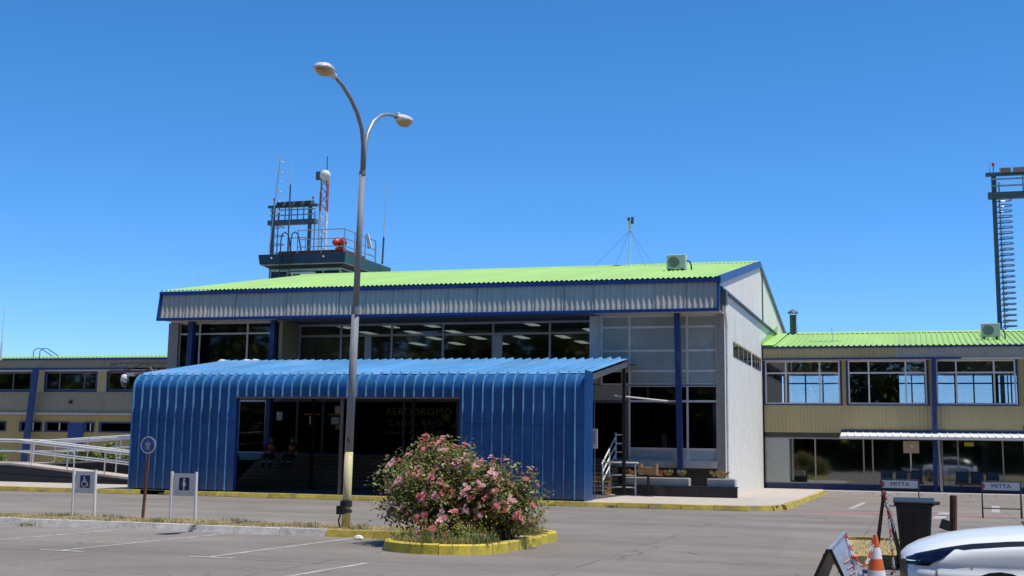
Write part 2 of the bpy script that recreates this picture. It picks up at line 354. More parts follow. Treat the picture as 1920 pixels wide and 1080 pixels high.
def corrugated(name, m, parent, p0, U, V, N, pitch, amp, shape='sine', thick=0, nv=1, flip=False):
    """ribbed sheet: p0 corner, U across the ribs, V along them, N outward normal"""
    p0, U, V, N = Vector(p0), Vector(U), Vector(V), Vector(N).normalized(); Lu = U.length; u = U/Lu
    prof = {'sine': [(i/8, .5-.5*math.cos(2*math.pi*i/8)) for i in range(8)],
            'trap': [(0, 0), (.55, 0), (.62, 1), (.88, 1), (.95, 0)],
            'rib': [(0, 0), (.80, 0), (.86, 1), (.94, 1)],
            'groove': [(0, 1), (.86, 1), (.90, 0), (.96, 0)]}[shape]
    pts = []; k = 0
    while k*pitch < Lu:
        for (a, h) in prof:
            t = (k+a)*pitch
            if t <= Lu: pts.append((t, h*amp))
        k += 1
    pts.append((Lu, pts[-1][1] if shape != 'sine' else 0))
    b = MB(); nn = nv+1
    for t, h in pts:
        for j in range(nn): b.v.append(tuple(p0+u*t+V*(j/nv)+N*h))
    for i in range(len(pts)-1):
        for j in range(nv):
            q = (i*nn+j, (i+1)*nn+j, (i+1)*nn+j+1, i*nn+j+1); b.f.append(q[::-1] if flip else q)
    return b.build(name, m, parent)

def window(parent, Y, xs, zs, pane='glass', frame='alu', fw_=.07, dep=.08, skip=(), name='window', panes=None, y_pane=.03):
    """glazed bay in an X-Z plane: one frame part, every pane its own sub-part"""
    b = MB()
    for i, x in enumerate(xs): b.box(x-fw_/2, x+fw_/2, Y, Y+dep, zs[0]-fw_/2, zs[-1]+fw_/2)
    for i in range(len(xs)-1):
        for z in zs: b.box(xs[i]+fw_/2, xs[i+1]-fw_/2, Y+.006, Y+dep-.006, z-fw_/2, z+fw_/2)
    f = b.build(name, frame, parent)
    for i in range(len(xs)-1):
        for j in range(len(zs)-1):
            if (i, j) in skip: continue
            pm = (panes or {}).get((i, j), pane)
            box('pane', pm, f, xs[i]+fw_/2, xs[i+1]-fw_/2, Y+y_pane, Y+y_pane+.012, zs[j]+fw_/2, zs[j+1]-fw_/2)
    return f

def text_mesh(name, body, size, m, parent, loc, rot=(R(90), 0, 0), align='CENTER', extrude=.004, sx=1., spacing=1.):
    c = bpy.data.curves.new(name, 'FONT'); c.body = body; c.size = size; c.align_x = align; c.align_y = 'CENTER'; c.extrude = extrude; c.resolution_u = 2
    c.space_character = spacing
    t = bpy.data.objects.new(name+'_tmp', c); COL.objects.link(t)
    dg = bpy.context.evaluated_depsgraph_get(); me = bpy.data.meshes.new_from_object(t.evaluated_get(dg))
    bpy.data.objects.remove(t); bpy.data.curves.remove(c)
    me.materials.clear(); me.materials.append(M[m])
    return inst(name, me, parent, loc, rot, (sx, 1, 1))

# ================================================================== SETTING
g = MB().grid(lambda u, v: (-400+800*u, -300+1300*v, 0), 8, 8).build('ground', 'ground'); struct(g)
# terminal pavement (with a kerb of single stones)
YK = 40.0
pav = struct(MB().add([(-60, YK+.15, .15), (-5.0, YK+.15, .15), (-4.2, YK+1.0, .15), (-4.0, 59.6, .15), (7.5, 59.6, .15), (30, 59.6, .15), (30, 62.5, .15), (-4.6, 62.5, .15), (-4.6, 80, .15), (-60, 80, .15)],
                      [tuple(range(10))]).build('pavement', 'concrete'))
kst = MB().add([(0, 0, 0), (.985, 0, 0), (.985, .16, 0), (0, .16, 0), (0, .055, .155), (.985, .055, .155), (.985, .16, .158), (0, .16, .158)],
               [(0, 3, 2, 1), (4, 5, 6, 7), (0, 1, 5, 4), (1, 2, 6, 5), (2, 3, 7, 6), (3, 0, 4, 7)])
kme = kst.mesh('kerb_stone', 'kerb_yellow')
for i in range(41):
    x = -46+i
    if x == -26: continue                       # a stone is missing under the canopy corner
    o = inst('kerb_stone', kme, pav, (x, YK+random.uniform(-.012, .012), random.uniform(-.006, .004)), (0, 0, R(random.uniform(-.35, .35)))); bevel(o, .015)
for (a, b_) in (((-5.0, YK+.02), (-4.28, YK+.72)), ((-4.25, YK+.75), (-4.1, YK+1.7))):
    d = Vector((b_[0]-a[0], b_[1]-a[1], 0)); inst('kerb_stone', kme, pav, (a[0], a[1], 0), (0, 0, math.atan2(d.y, d.x)))
for i in range(18): inst('kerb_stone', kme, pav, (-3.97, YK+1.7+i, random.uniform(-.006, .004)), (0, 0, R(90)))
kwe = kst.mesh('kerb_stone', 'concrete')
for i in range(14): inst('kerb_stone', kwe, pav, (-4.0+i, 59.45, random.uniform(-.006, .003)))

# grass median with white kerb
med = struct(MB().box(-45, -8.75, 23.55, 25.45, -.05, .115).build('median_strip', 'soil'))
kww = kst.mesh('kerb_stone', 'kerb_white')
for i in range(33):
    inst('kerb_stone', kww if i < 31 else kme, med, (-42+i, 23.40+random.uniform(-.012, .012), -.022+random.uniform(-.008, .006)), (0, 0, R(random.uniform(-.5, .5))))
for i in range(33):
    inst('kerb_stone', kww, med, (-41.02+i, 25.6, -.035), (0, 0, R(180)))
# rose island: rounded end, yellow kerb
def capsule(cx, y0, y1, r, n=10):
    pts = []
    for i in range(n+1):
        a = math.pi+math.pi*i/n; pts.append((cx+r*math.cos(a), y0+r*math.sin(a)))
    for i in range(n+1):
        a = math.pi*i/n; pts.append((cx+r*math.cos(a), y1+r*math.sin(a)))
    return pts
isl = struct(MB().prism([(x, y, -.02) for x, y in capsule(-7.78, 21.45, 24.4, .98)], (0, 0, .14)).build('planting_island', 'soil'))
def kerb_loop(pts, r_in, m, parent, h=.17, w=.15, seg=1.0, skip=lambda p: False):
    # resample the closed loop into stones
    P = [Vector((x, y, 0)) for x, y in pts]; P.append(P[0]); d = [0]
    for a, b2 in zip(P, P[1:]): d.append(d[-1]+(b2-a).length)
    def at(t):
        t %= d[-1]
        for i in range(len(P)-1):
            if d[i+1] >= t: return P[i].lerp(P[i+1], (t-d[i])/max(1e-9, d[i+1]-d[i]))
    n = round(d[-1]/seg); c = sum((p for p in P[:-1]), Vector())/(len(P)-1)
    for k in range(n):
        t0, t1 = d[-1]*k/n+.006, d[-1]*(k+1)/n-.006; b = MB(); hh = h+random.uniform(-.01, .01); ns = 4
        rows = []
        for q in range(ns+1):
            p = at(t0+(t1-t0)*q/ns); e = (at(t0+(t1-t0)*q/ns+.02)-at(t0+(t1-t0)*q/ns-.02)).normalized(); nn = Vector((e.y, -e.x, 0))
            rows.append([p+Vector((0, 0, -.02)), p-nn*.02+Vector((0, 0, hh-.02)), p-nn*.045+Vector((0, 0, hh)), p-nn*w+Vector((0, 0, hh)), p-nn*w+Vector((0, 0, -.02))])
        if skip(at((t0+t1)/2)): continue
        for rw in rows: b.v += [tuple(p) for p in rw]
        for q in range(ns):
            for j in range(4): b.f.append((q*5+j, (q+1)*5+j, (q+1)*5+j+1, q*5+j+1))
        b.f.append((0, 1, 2, 3, 4)); b.f.append(tuple(ns*5+j for j in (4, 3, 2, 1, 0)))
        b.build('kerb_stone', m, parent)
kerb_loop(capsule(-7.78, 21.45, 24.4, 1.12), 0, 'kerb_yellow_fresh', isl, skip=lambda p: p.x < -8.6 and 23.3 < p.y < 25.5)
# second island, behind the car
isl2 = struct(MB().prism([(-1.35, 21.75, -.02), (-1.0, 21.6, -.02), (9, 21.6, -.02), (9, 25.9, -.02), (-1.0, 25.9, -.02), (-1.35, 25.7, -.02)], (0, 0, .15)).build('planting_island', 'dry_grass'))
kerb_loop([(-1.55, 21.75), (-1.3, 21.46), (9.1, 21.46), (9.1, 26.1), (-1.3, 26.1), (-1.55, 25.8)], 0, 'kerb_yellow', isl2)

# painted markings, laid just above the paving
def line(pts, m='line_white', w=.1):
    b = MB(); P = [Vector((*p, .004)) for p in pts]; d = (P[-1]-P[0]).normalized(); n_ = Vector((-d.y, d.x, 0))*w/2
    b.add([P[0]-n_, P[-1]-n_, P[-1]+n_, P[0]+n_], [(0, 1, 2, 3)]); b.build('painted_line', m, g)
for x in (-18.0, -15.5, -13.1, -10.4, -8.0+.0): 
    if x > -9: line([(-8.1, 15.2), (-7.95, 18.4)])
    else:
        line([(x-.15, 18.3), (x+.05, 23.2)]); line([(x-.5, 18.25), (x+.3, 18.25)], w=.12)
line([(-46, 26.0), (-13, 26.0)], w=.12); line([(-12.5, 26.15), (-9.2, 26.15)], w=.12)
line([(-5.6, 39.2), (-7.5, 39.2)], w=.15)
for x in range(6): line([(-4.9+x*3.0, 32.6), (-2.6+x*3.0, 32.7)], w=.1)
line([(.42, 38.6), (.68, 43.0)], w=.32); line([(2.2, 44), (2.5, 50)], w=.25); line([(-2.2, 44), (-2.0, 50)], w=.18); line([(4.6, 44), (4.8, 50)], w=.18)
line([(-4, 40.6), (6, 41.4)], 'line_red', .6)

# ================================================================== ENTRANCE CANOPY
XL, XR, YC = -26.62, -10.11, 40.3
can = thing('entrance_canopy', 'blue ribbed metal entrance canopy with rounded eave and wide dark doorway', 'canopy', (-18.4, 43, .15))
PIT = (XR-XL)/48
arc = [(YC, 3.69)]
for i in range(1, 9):
    a = R(90*i/9.0); arc.append((YC+.55*(1-math.cos(a)), 3.69+.47*math.sin(a)))
arc.append((YC+.55, 4.165))
roofp = [(YC+.5, 4.185), (46.9, 5.08)]
def ribbed(name, path, k0, k1, off=0., m='canopy_blue', x_of=None):
    b = MB(); N = []
    for i, (y, z) in enumerate(path):
        a = path[max(0, i-1)]; c = path[min(len(path)-1, i+1)]; d = Vector((0, c[0]-a[0], c[1]-a[1])).normalized(); N.append(Vector((0, -d.z, d.y)))
    xs = []
    for k in range(k0, k1):
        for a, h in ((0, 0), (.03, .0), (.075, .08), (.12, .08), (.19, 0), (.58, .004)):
            xs.append((XL+(k+a)*PIT, h))
    xs.append((XL+k1*PIT, 0))
    n = len(path)
    for x, h in xs:
        for (y, z), nn in zip(path, N):
            p = Vector((x, y, z))+nn*(h+off); b.v.append(tuple(p))
    for i in range(len(xs)-1):
        for j in range(n-1): b.f.append((i*n+j, (i+1)*n+j, (i+1)*n+j+1, i*n+j+1))
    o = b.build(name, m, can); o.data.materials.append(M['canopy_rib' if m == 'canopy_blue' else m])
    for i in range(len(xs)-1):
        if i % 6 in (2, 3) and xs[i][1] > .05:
            for j in range(n-1): o.data.polygons[i*(n-1)+j].material_index = 1 if i % 6 == 3 or j % 2 == 0 else 0  # only the rib top and sunward flank take the lighter colour
    return o
KA, KB = 12, 36                                  # ribs where the doorway starts and ends (x -22.5 .. -14.25)
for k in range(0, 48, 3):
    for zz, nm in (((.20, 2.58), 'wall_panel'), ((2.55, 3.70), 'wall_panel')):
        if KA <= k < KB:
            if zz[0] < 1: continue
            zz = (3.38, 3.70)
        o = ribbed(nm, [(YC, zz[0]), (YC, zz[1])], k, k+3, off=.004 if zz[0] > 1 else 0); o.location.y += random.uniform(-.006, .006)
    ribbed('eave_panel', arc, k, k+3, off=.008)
for k in range(0, 48, 3):
    o = ribbed('roof_panel', roofp, k, k+3, off=.006 if (k//3) % 2 else .0, m='canopy_roof_blue'); o.location.z += random.uniform(-.006, .01)
for k in range(3, 48, 3):
    x = XL+k*PIT-.02; MB().bar((x, YC+.5, 4.20), (x, 46.9, 5.095), .035, .02).build('lap_seam', 'brown_rail', can)
for (x0, x1) in ((XL, XL+12*PIT), (XL+36*PIT, XR)): MB().box(x0, x1, YC-.016, YC-.001, 2.535, 2.552).build('lap_shadow_strip', 'frame_blue', can)  # dark strip painted in as the shadow line under the panel lap
# returns: left corner trim, right lit end panel
b = MB().prism([(XL-.03, YC, .2)]+[(XL-.03, y-.015, z+.015) for y, z in arc]+[(XL-.03, 41.5, 4.25), (XL-.03, 41.5, .2)], (.028, 0, 0)); b.build('end_panel', 'canopy_blue', can)
for (y0, y1) in ((YC-.02, YC+.52), (YC+.53, YC+1.06)):
    corrugated('end_panel', 'canopy_blue', can, (XR+.01, y0, .15), (0, y1-y0, 0), (0, 0, 4.12), (1, 0, 0), .09, .012, 'rib')
box('door_track', 'brown_rail', can, -22.52, -14.25, YC-.075, YC-.015, 3.335, 3.41)
for x, w in ((-18.52, .07),):
    box('door_post', 'brown_rail', can, x-.045, x+.045, YC+.0, YC+.09, .15, 3.33)
box('jamb', 'trim_blue', can, -22.56, -22.48, YC+.01, YC+.2, .18, 3.36); box('jamb', 'trim_blue', can, -14.33, -14.25, YC+.01, YC+.2, .18, 3.36)
for x in (-26.4, -22.6, -18.4, -14.2, -10.2):   # rafters, posts
    MB().bar((x, YC+.5, 4.02), (x, 46.8, 4.88), .12, .2).build('rafter', 'alu_dark', can)
    box('post', 'black_paint', can, x-.06, x+.06, 46.5, 46.62, .15, 4.75)
for i in range(6):
    y = YC+.8+i*1.15; MB().box(XL+.1, XR-.02, y-.03, y+.03, 4.095+(y-YC-.5)*.14-.03, 4.095+(y-YC-.5)*.14+.055).build('purlin', 'alu_dark', can)
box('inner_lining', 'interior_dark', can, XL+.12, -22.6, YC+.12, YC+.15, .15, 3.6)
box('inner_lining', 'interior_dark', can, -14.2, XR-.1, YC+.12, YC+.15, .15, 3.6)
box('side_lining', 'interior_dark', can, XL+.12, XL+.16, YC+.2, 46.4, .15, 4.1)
box('dark_floor_sheet', 'interior_dark', can, XL+.2, XR-.12, YC+.3, 46.7, .152, .165)  # dark sheet added over the floor to cut bounced light in the doorway
MB().prism([(XL+.2, YC+.6, 3.96), (XL+.2, 46.4, 4.74), (XL+.2, 46.4, 4.77), (XL+.2, YC+.6, 3.99)], (XR-XL-.4, 0, 0)).build('dark_ceiling_baffle', 'interior_dark', can)  # dark sheet added below the roof so its bright underside reflects nothing
MB().prism([(XL+.2, 46.5, 4.80), (XL+.2, 49.2, 5.0), (XL+.2, 49.2, 5.05), (XL+.2, 46.5, 4.86)], (XR-XL-.4, 0, 0)).build('rear_light_stop', 'interior_dark', can)  # added sheet closing the gap to the hall, keeps light out
# rust-edged flashing at the foot of the roof sheets
MB().box(XL, XR, YC+.47, YC+.56, 4.150, 4.172).build('flashing', 'brown_rail', can)

# ================================================================== TERMINAL (main hall)
ter = thing('terminal_building', 'two-storey airport terminal hall with lime green roof and grey fascia', 'building', (-18.7, 49, .15))
EX0, EX1, EY, RY, RZ, EZ = -30.6, -6.92, 48.0, 61.0, 10.56, 8.16
sl_ = Vector((0, RY-(EY-.12), RZ-EZ)); nrm = Vector((0, -sl_.z, sl_.y)).normalized()
nsheet = 24; wsh = (EX1-EX0)/nsheet
for i in range(nsheet):
    corrugated('roof_sheet', 'green_roof', ter, (EX0+i*wsh, EY-.12, EZ), (wsh, 0, 0), sl_, nrm, wsh/5, .05, 'sine')
slb = Vector((0, 13.2, -2.5)); corrugated('rear_roof', 'green_roof', ter, (EX0, RY, RZ), (EX1-EX0, 0, 0), slb, (0, .18, .98), wsh/5, .05, 'sine')
MB().prism([(EX0, RY-.3, RZ-.01), (EX0, RY, RZ+.10), (EX0, RY+.3, RZ-.01), (EX0, RY, RZ+.03)], (EX1-EX0, 0, 0)).build('ridge_cap', 'green_roof', ter)
# fascia: sheets lean outwards at the foot
fsl = Vector((0, .17, 1.05)); fn = Vector((0, -1.05, .17)).normalized(); nf = 20; wf = (EX1-EX0-.1)/nf
for i in range(nf):
    o = corrugated('fascia_sheet', 'fascia_grey', ter, (EX0+.05+i*wf, 47.83, 7.0), (wf, 0, 0), fsl, fn, wf/5.5, .045, 'sine')
    o.location.y += random.uniform(-.012, .012)
box('eave_trim', 'trim_blue', ter, EX0-.03, EX1+.03, 47.855, 48.05, 8.0, 8.14)
MB().prism([(EX0, 47.70, 6.9), (EX0, 47.70, 7.0), (EX0, 47.78, 7.02), (EX0, 47.9, 7.0), (EX0, 47.9, 6.9)], (EX1-EX0, 0, 0)).build('fascia_foot_trim', 'trim_blue', ter)
for x in (EX0-.04, EX1-.04):
    MB().prism([(x, 47.72, 6.9), (x, 47.92, 8.14), (x, 48.12, 8.14), (x, 47.9, 6.9)], (.08, 0, 0)).build('fascia_end_trim', 'trim_blue', ter)
box('soffit', 'soffit', ter, EX0+.02, -25.45, 47.9, 49.42, 6.94, 6.98); box('soffit', 'soffit', ter, -11.75, EX1-.02, 47.9, 49.42, 6.94, 6.98)
box('recess_soffit', 'soffit_blue', ter, -25.45, -11.75, 47.9, 50.9, 6.97, 7.01)
# gable end, right: lower rendered wall, upper white boards, trims
XW = -6.95
MB().prism([(XW, 49.32, .15), (XW, 62, .15), (XW, 62, 7.80), (XW, 49.32, 7.86)], (-.22, 0, 0)).build('side_wall', 'wall_white', ter)
MB().prism([(XW, 62.03, 6.0), (XW, 74, 6.0), (XW, 74, 7.80), (XW, 62.03, 7.80)], (-.22, 0, 0)).build('side_wall', 'wall_white', ter)
MB().box(XW-.27, XW+.03, 49.2, 49.31, .15, 6.93).build('pebble_pier', 'pebble', ter)
MB().box(XW-.27, XW+.012, 48.95, 49.19, 6.99, 7.85).build('pebble_pier', 'pebble', ter)
def roofz(y): return EZ+(y-48)*(RZ-EZ)/13 if y < RY else RZ-(y-RY)*2.5/13.2
ys = [48.15+i*1.0 for i in range(14)]+[62.0+i*1.0 for i in range(13)]
for a, c in zip(ys, ys[1:]):
    MB().prism([(XW+.03, a+.006, 7.86), (XW+.03, c-.006, 7.86), (XW+.03, c-.006, roofz(c)-.03), (XW+.03, a+.006, roofz(a)-.03)], (-.1, 0, 0)).build('gable_board', 'gable_white', ter)
MB().bar((XW+.06, 48.2, 7.83), (XW+.06, 74, 7.83), .1, .09).build('gable_foot_trim', 'black_paint', ter)
MB().bar((XW+.05, 47.9, 8.08), (XW+.05, RY+.05, RZ-.06), .12, .28).build('verge_trim', 'trim_blue', ter)
MB().bar((XW+.05, RY+.06, RZ-.06), (XW+.05, 74, 8.08), .12, .22).build('verge_trim', 'alu_dark', ter)
MB().bar((XW+.06, 62, 7.9), (XW+.06, 62, RZ-.4), .06, .06).build('gable_joint', 'alu_dark', ter)
# strip window in the side wall
f = MB()
for (a, c) in ((51.9, 57.6), (58.1, 61.3)):
    w = MB().box(XW+.003, XW+.02, a, c, 5.53, 6.05).build('strip_window', 'interior_dark', ter)
    MB().box(XW+.021, XW+.05, a-.05, c+.05, 6.05, 6.12).build('window_head', 'cladding_tan', w)
    MB().box(XW+.024, XW+.03, a+.04, c-.04, 5.56, 6.02).build('pane', 'glass', w)
    for q in range(1, 4):
        y = a+(c-a)*q/4; MB().box(XW+.022, XW+.04, y-.03, y+.03, 5.53, 6.05).build('mullion', 'alu', w)
MB().tube([(XW+.14, 48.7, 7.5), (XW+.14, 48.7, 7.0), (XW+.14, 49.1, 6.4), (XW+.14, 49.1, .3)], .05, 8).build('downpipe', 'wall_white', ter)
box('gutter_box', 'alu_dark', ter, XW+.02, XW+.22, 48.5, 48.9, 7.2, 7.75)
# left end
MB().box(-30.9, -30.42, 49.15, 49.3, .15, 6.93).build('pebble_pier', 'pebble', ter)
MB().prism([(-30.9, 49.31, .15), (-30.9, 74, .15), (-30.9, 74, 8.0), (-30.9, RY, RZ-.1), (-30.9, 49.31, 8.2)], (.3, 0, 0)).build('side_wall', 'pebble', ter)
box('rear_wall', 'interior', ter, -30.6, XW-.25, 73.6, 73.9, .15, 8.0)
# upper floor, ceilings, partitions
box('upper_floor', 'interior', ter, -30.55, XW-.25, 49.45, 73.5, 3.95, 4.25)
box('ground_slab', 'slab_grey', ter, -30.55, XW-.25, 49.0, 73.5, 1.15, 1.4)
box('ceiling', 'ceiling_tile', ter, -30.55, XW-.25, 51.0, 73.5, 7.05, 7.12)
box('partition', 'interior_dark', ter, -30.55, XW-.25, 66.0, 66.1, 4.26, 7.04)
box('partition', 'interior_dark', ter, -30.55, XW-.25, 57.0, 57.1, 1.41, 3.94)
box('partition', 'interior', ter, -25.75, -25.55, 49.45, 66, 4.26, 7.04); box('partition', 'interior', ter, -11.85, -11.7, 49.5, 66, 4.26, 7.04)
rl = random.Random(12)
for i in range(6):
    for j in range(4):
        if rl.random() < .3: continue
        x = -24.6+i*2.15+rl.uniform(-.15, .15); y = 52.2+j*3.1
        box('ceiling_light', 'fluorescent', ter, x, x+.42, y, y+1.5, 7.02, 7.045)
# upper front glazing, left bay, recessed centre, right frosted bay
G = 49.3
window(ter, G, [-30.42, -29.45, -27.15, -26.0], [4.3, 6.46, 6.92], 'glass_dark', 'alu')
for (x0, x1) in ((-29.1, -28.35), (-28.3, -27.4)):
    MB().box(x0, x0+.05, G+.14, G+.19, 5.3, 6.9).build('inner_mullion', 'alu_dark', ter)
box('inner_sill', 'wood', ter, -30.4, -26.0, G+.2, G+.3, 4.6, 5.28)
box('return_wall', 'cladding_tan', ter, -25.62, -25.5, 49.3, 50.75, 4.3, 6.96)
window(ter, 50.8, [-25.45, -23.49, -21.15, -18.84, -16.64, -14.21, -12.2], [4.3, 6.44, 6.9], 'glass', 'alu', .09)
MB().box(-16.60, -16.22, 50.74, 50.79, 4.34, 6.4).build('door', 'alu', ter)
MB().box(-22.35, -22.05, 50.74, 50.79, 4.34, 6.4).build('door', 'alu', ter)
rb = window(ter, G, [-11.7, -10.59, -8.35, -7.22], [4.27, 4.79, 5.57, 6.48, 6.92], 'frosted', 'alu', .09, .1,
            panes={(0, 0): 'glass_dark', (1, 0): 'frosted', (2, 0): 'frosted'})
box('end_return', 'alu', ter, -12.2, -11.72, 49.38, 49.46, 4.3, 6.95)
# ground floor right bay
window(ter, G, [-10.59, -8.35, -7.22], [1.41, 1.84, 3.64, 4.23], 'glass_dark', 'alu', .08, .1, panes={(0, 0): 'panel_pale', (1, 0): 'panel_pale'})
box('slab_edge', 'slab_grey', ter, -10.9, -7.2, 49.05, 49.45, 1.14, 1.36)
box('underfloor', 'interior_dark', ter, -30.5, -7.3, 49.7, 49.8, .15, 1.14)
# ground floor front inside the canopy: doors and dark glazing
window(ter, G, [-27.45, -26.1, -24.67, -23.5, -22.2, -19.9, -17.6, -15.3, -12.9, -10.7], [1.43, 3.62], 'glass_dark', 'alu_dark', .09, .1)
window(ter, G-.06, [-27.35, -26.1], [1.46, 3.6], 'glass', 'rail_white', .06, .05, name='door')
box('door_head', 'interior', ter, -30.4, -10.7, G, G+.3, 3.68, 4.26)
box('notice', 'paper', ter, -25.6, -25.34, G-.012, G-.004, 2.8, 3.15); box('notice', 'paper', ter, -24.1, -23.93, G-.012, G-.004, 2.65, 2.98)
box('notice', 'paper', ter, -22.95, -22.6, G-.012, G-.004, 3.1, 3.4); box('notice', 'paper', ter, -23.1, -22.75, G-.012, G-.004, 2.65, 2.95); box('notice', 'yellow_note', ter, -22.9, -22.7, G-.016, G-.013, 2.45, 2.62)
for x0, x1 in ((-24.35, -23.9), (-23.85, -23.6), (-23.26, -22.66)): box('orange_stripe', 'orange_stripe', ter, x0, x1, G-.012, G-.004, 3.03, 3.08)
for t_, z, s in (('AERÓDROMO', 3.18, .42), ('"CAÑAL BAJO"', 2.73, .36), ('CARLOS HOTT SIEBERT', 2.33, .22)):
    text_mesh('gold_lettering', t_, s, 'text_gold', ter, (-20.7, G-.014, z), align='LEFT', extrude=.006, spacing=1.12)
# blue columns in front of the glazing
for (xb, xt, y, zb, zt, w) in ((-8.52, -8.63, 48.75, .5, 6.93, .2), (-29.62, -29.5, 48.75, .16, 6.93, .24), (-25.72, -25.62, 48.75, .16, 6.93, .2)):
    MB().bar((xb, y, zb), (xt, y, zt), w, .28, up=(0, 1, 0)).build('column', 'column_blue', ter)
# steps up to the floor: inside the canopy and out at its right end
st = thing('entrance_steps', 'wide brown entrance steps with pale nosings under the canopy', 'steps', (-18, 47.8, .15))
NS = 8
for i in range(NS):
    y0 = 46.75+i*.29; z1 = .15+(i+1)*1.25/NS
    box('step', 'step_brown', st, -26, -10.95, y0, 49.0, .151 if i == 0 else z1-1.25/NS, z1-.022)
    box('nosing', 'nosing', st, -26.003, -10.94, y0-.015, y0+.29, z1-.02, z1)
hr = thing('stair_handrail', 'white tubular handrail at the right end of the entrance steps', 'handrail', (-10.9, 47.2, .15))
for dx in (0, ):
    for dz in (.95, .62, .3):
        MB().tube([(-11.05, 46.7, .3+dz), (-11.0, 48.9, 1.4+dz), (-10.7, 48.9, 1.4+dz)], .028).build('rail', 'rail_white', hr)
    for y, z0 in ((46.72, .2), (47.8, .8), (48.88, 1.38)): MB().tube([(-11.03, y, z0), (-11.03, y, z0+1.05)], .03).build('post', 'rail_white', hr)
gr = thing('guard_rail', 'low white guard rail running right from the foot of the entrance steps', 'handrail', (-10.3, 46.8, .15))
for z in (1.32, .88, .45): MB().tube([(-11.0, 46.66, z), (-9.72, 46.66, z), (-9.66, 46.66, z-.08)] if z > 1.2 else [(-11.0, 46.66, z), (-9.8, 46.66, z)], .028).build('rail', 'rail_white', gr)
for x in (-9.8,): MB().tube([(x, 46.66, .16), (x, 46.66, 1.32)], .03).build('post', 'rail_white', gr)
# plinth, planter boxes
pl = thing('plinth_wall', 'low black plinth wall along the pavement under the terminal glazing', 'wall', (-8.4, 47, .15))
box('wall', 'plinth_black', pl, -10.6, -6.2, 46.85, 47.05, .15, .5); box('coping', 'plinth_black', pl, -10.62, -6.18, 46.82, 47.08, .502, .54)
for i, (x0, x1, lab) in enumerate(((-10.3, -7.95, 'long grey concrete planter box with terracotta-brown plants beside the steps'), (-7.3, -6.3, 'short grey planter box at the corner of the terminal wall'))):
    p = thing('planter_box', lab, 'planter', (x0, 47.3, .5))
    box('trough', 'slab_grey', p, x0, x1, 47.12, 47.6, .5, .80, bev=.02); box('soil', 'soil', p, x0+.06, x1-.06, 47.18, 47.54, .78, .815)
    for k in range(int((x1-x0)/.35)):
        x = x0+.25+k*.35+random.uniform(-.08, .08); q = MB()
        for e in range(40):
            a = random.uniform(0, 6.28); l_ = random.uniform(.1, .26); t_ = Vector((x+math.cos(a)*l_*.6, 47.36+math.sin(a)*l_*.5, .8+l_)); s_ = Vector((random.uniform(-.04, .04), random.uniform(-.04, .04), .05))
            q.add([t_-s_, t_+Vector((s_.z, 0, 0)), t_+s_, t_-Vector((s_.z, 0, 0))], [(0, 1, 2, 3)])
        q.build('plant', random.choice(['terracotta', 'leaf_olive']), p)
pt = thing('wooden_planter_stand', 'small wooden trough on a black pedestal in front of the plinth', 'planter', (-9.25, 46.5, .15))
box('trough', 'wood', pt, -9.62, -8.98, 46.35, 46.65, .92, 1.18, bev=.01)
for x in (-9.58, -9.02): box('end_post', 'wood', pt, x-.05, x+.05, 46.33, 46.67, .9, 1.3)
MB().tube([(-9.3, 46.5, .16), (-9.3, 46.5, .92)], .05).build('pedestal', 'black_paint', pt); MB().lathe([(.22, 0), (.22, .03), (.06, .05)], (-9.3, 46.5, .152)).build('base', 'black_paint', pt)
# bracket pipe beside the canopy
dp = thing('drain_pipe', 'thin pale drain pipe bent sideways in front of the dark glazing', 'pipe', (-10.4, 47, 3.5))
MB().tube([(-10.36, 47, 4.62), (-10.36, 47, 3.76), (-10.4, 47, 3.74)], .035).build('down_leg', 'rail_white', dp)
MB().tube([(-10.65, 47, 3.75), (-8.68, 47.0, 3.55)], .03).build('cross_leg', 'rail_white', dp)
nt = thing('hanging_notice', 'narrow white notice board with red lettering at the canopy end', 'sign', (-10.45, 43, 1.8))
box('board', 'paper', nt, -10.54, -10.33, 43, 43.03, 1.8, 2.46)
for i in range(5): box('red_line', 'text_red', nt, -10.48, -10.40, 42.994, 42.999, 2.33-i*.09, 2.37-i*.09)
MB().tube([(-10.44, 43.02, 2.46), (-10.44, 43.02, 4.3)], .012).build('hanger', 'alu_dark', nt); MB().tube([(-10.44, 43.05, 1.8), (-10.44, 43.05, .15)], .02).build('leg', 'alu_dark', nt)

# ================================================================== RIGHT WING
rw = thing('office_wing', 'right wing with lime green roof, tan cladding and see-through upper windows', 'building', (0, 62, .15))
W, WX0, WX1 = 62.0, -6.9, 13.0
wsl = Vector((0, 7.3, 1.22)); wn_ = Vector((0, -1.22, 7.3)).normalized(); ns = 20; ww = (WX1-WX0)/ns
for i in range(ns):
    corrugated('roof_sheet', 'green_roof', rw, (WX0+i*ww, 61.72, 6.68), (ww, 0, 0), wsl, wn_, ww/4, .05, 'trap')
corrugated('rear_roof', 'green_roof', rw, (WX0, 69.02, 7.9), (WX1-WX0, 0, 0), (0, 6.5, -1.1), (0, .17, .98), ww/4, .05, 'trap')
MB().prism([(WX0, 68.8, 7.9), (WX0, 69.02, 8.0), (WX0, 69.25, 7.9)], (WX1-WX0, 0, 0)).build('ridge_cap', 'green_roof', rw)
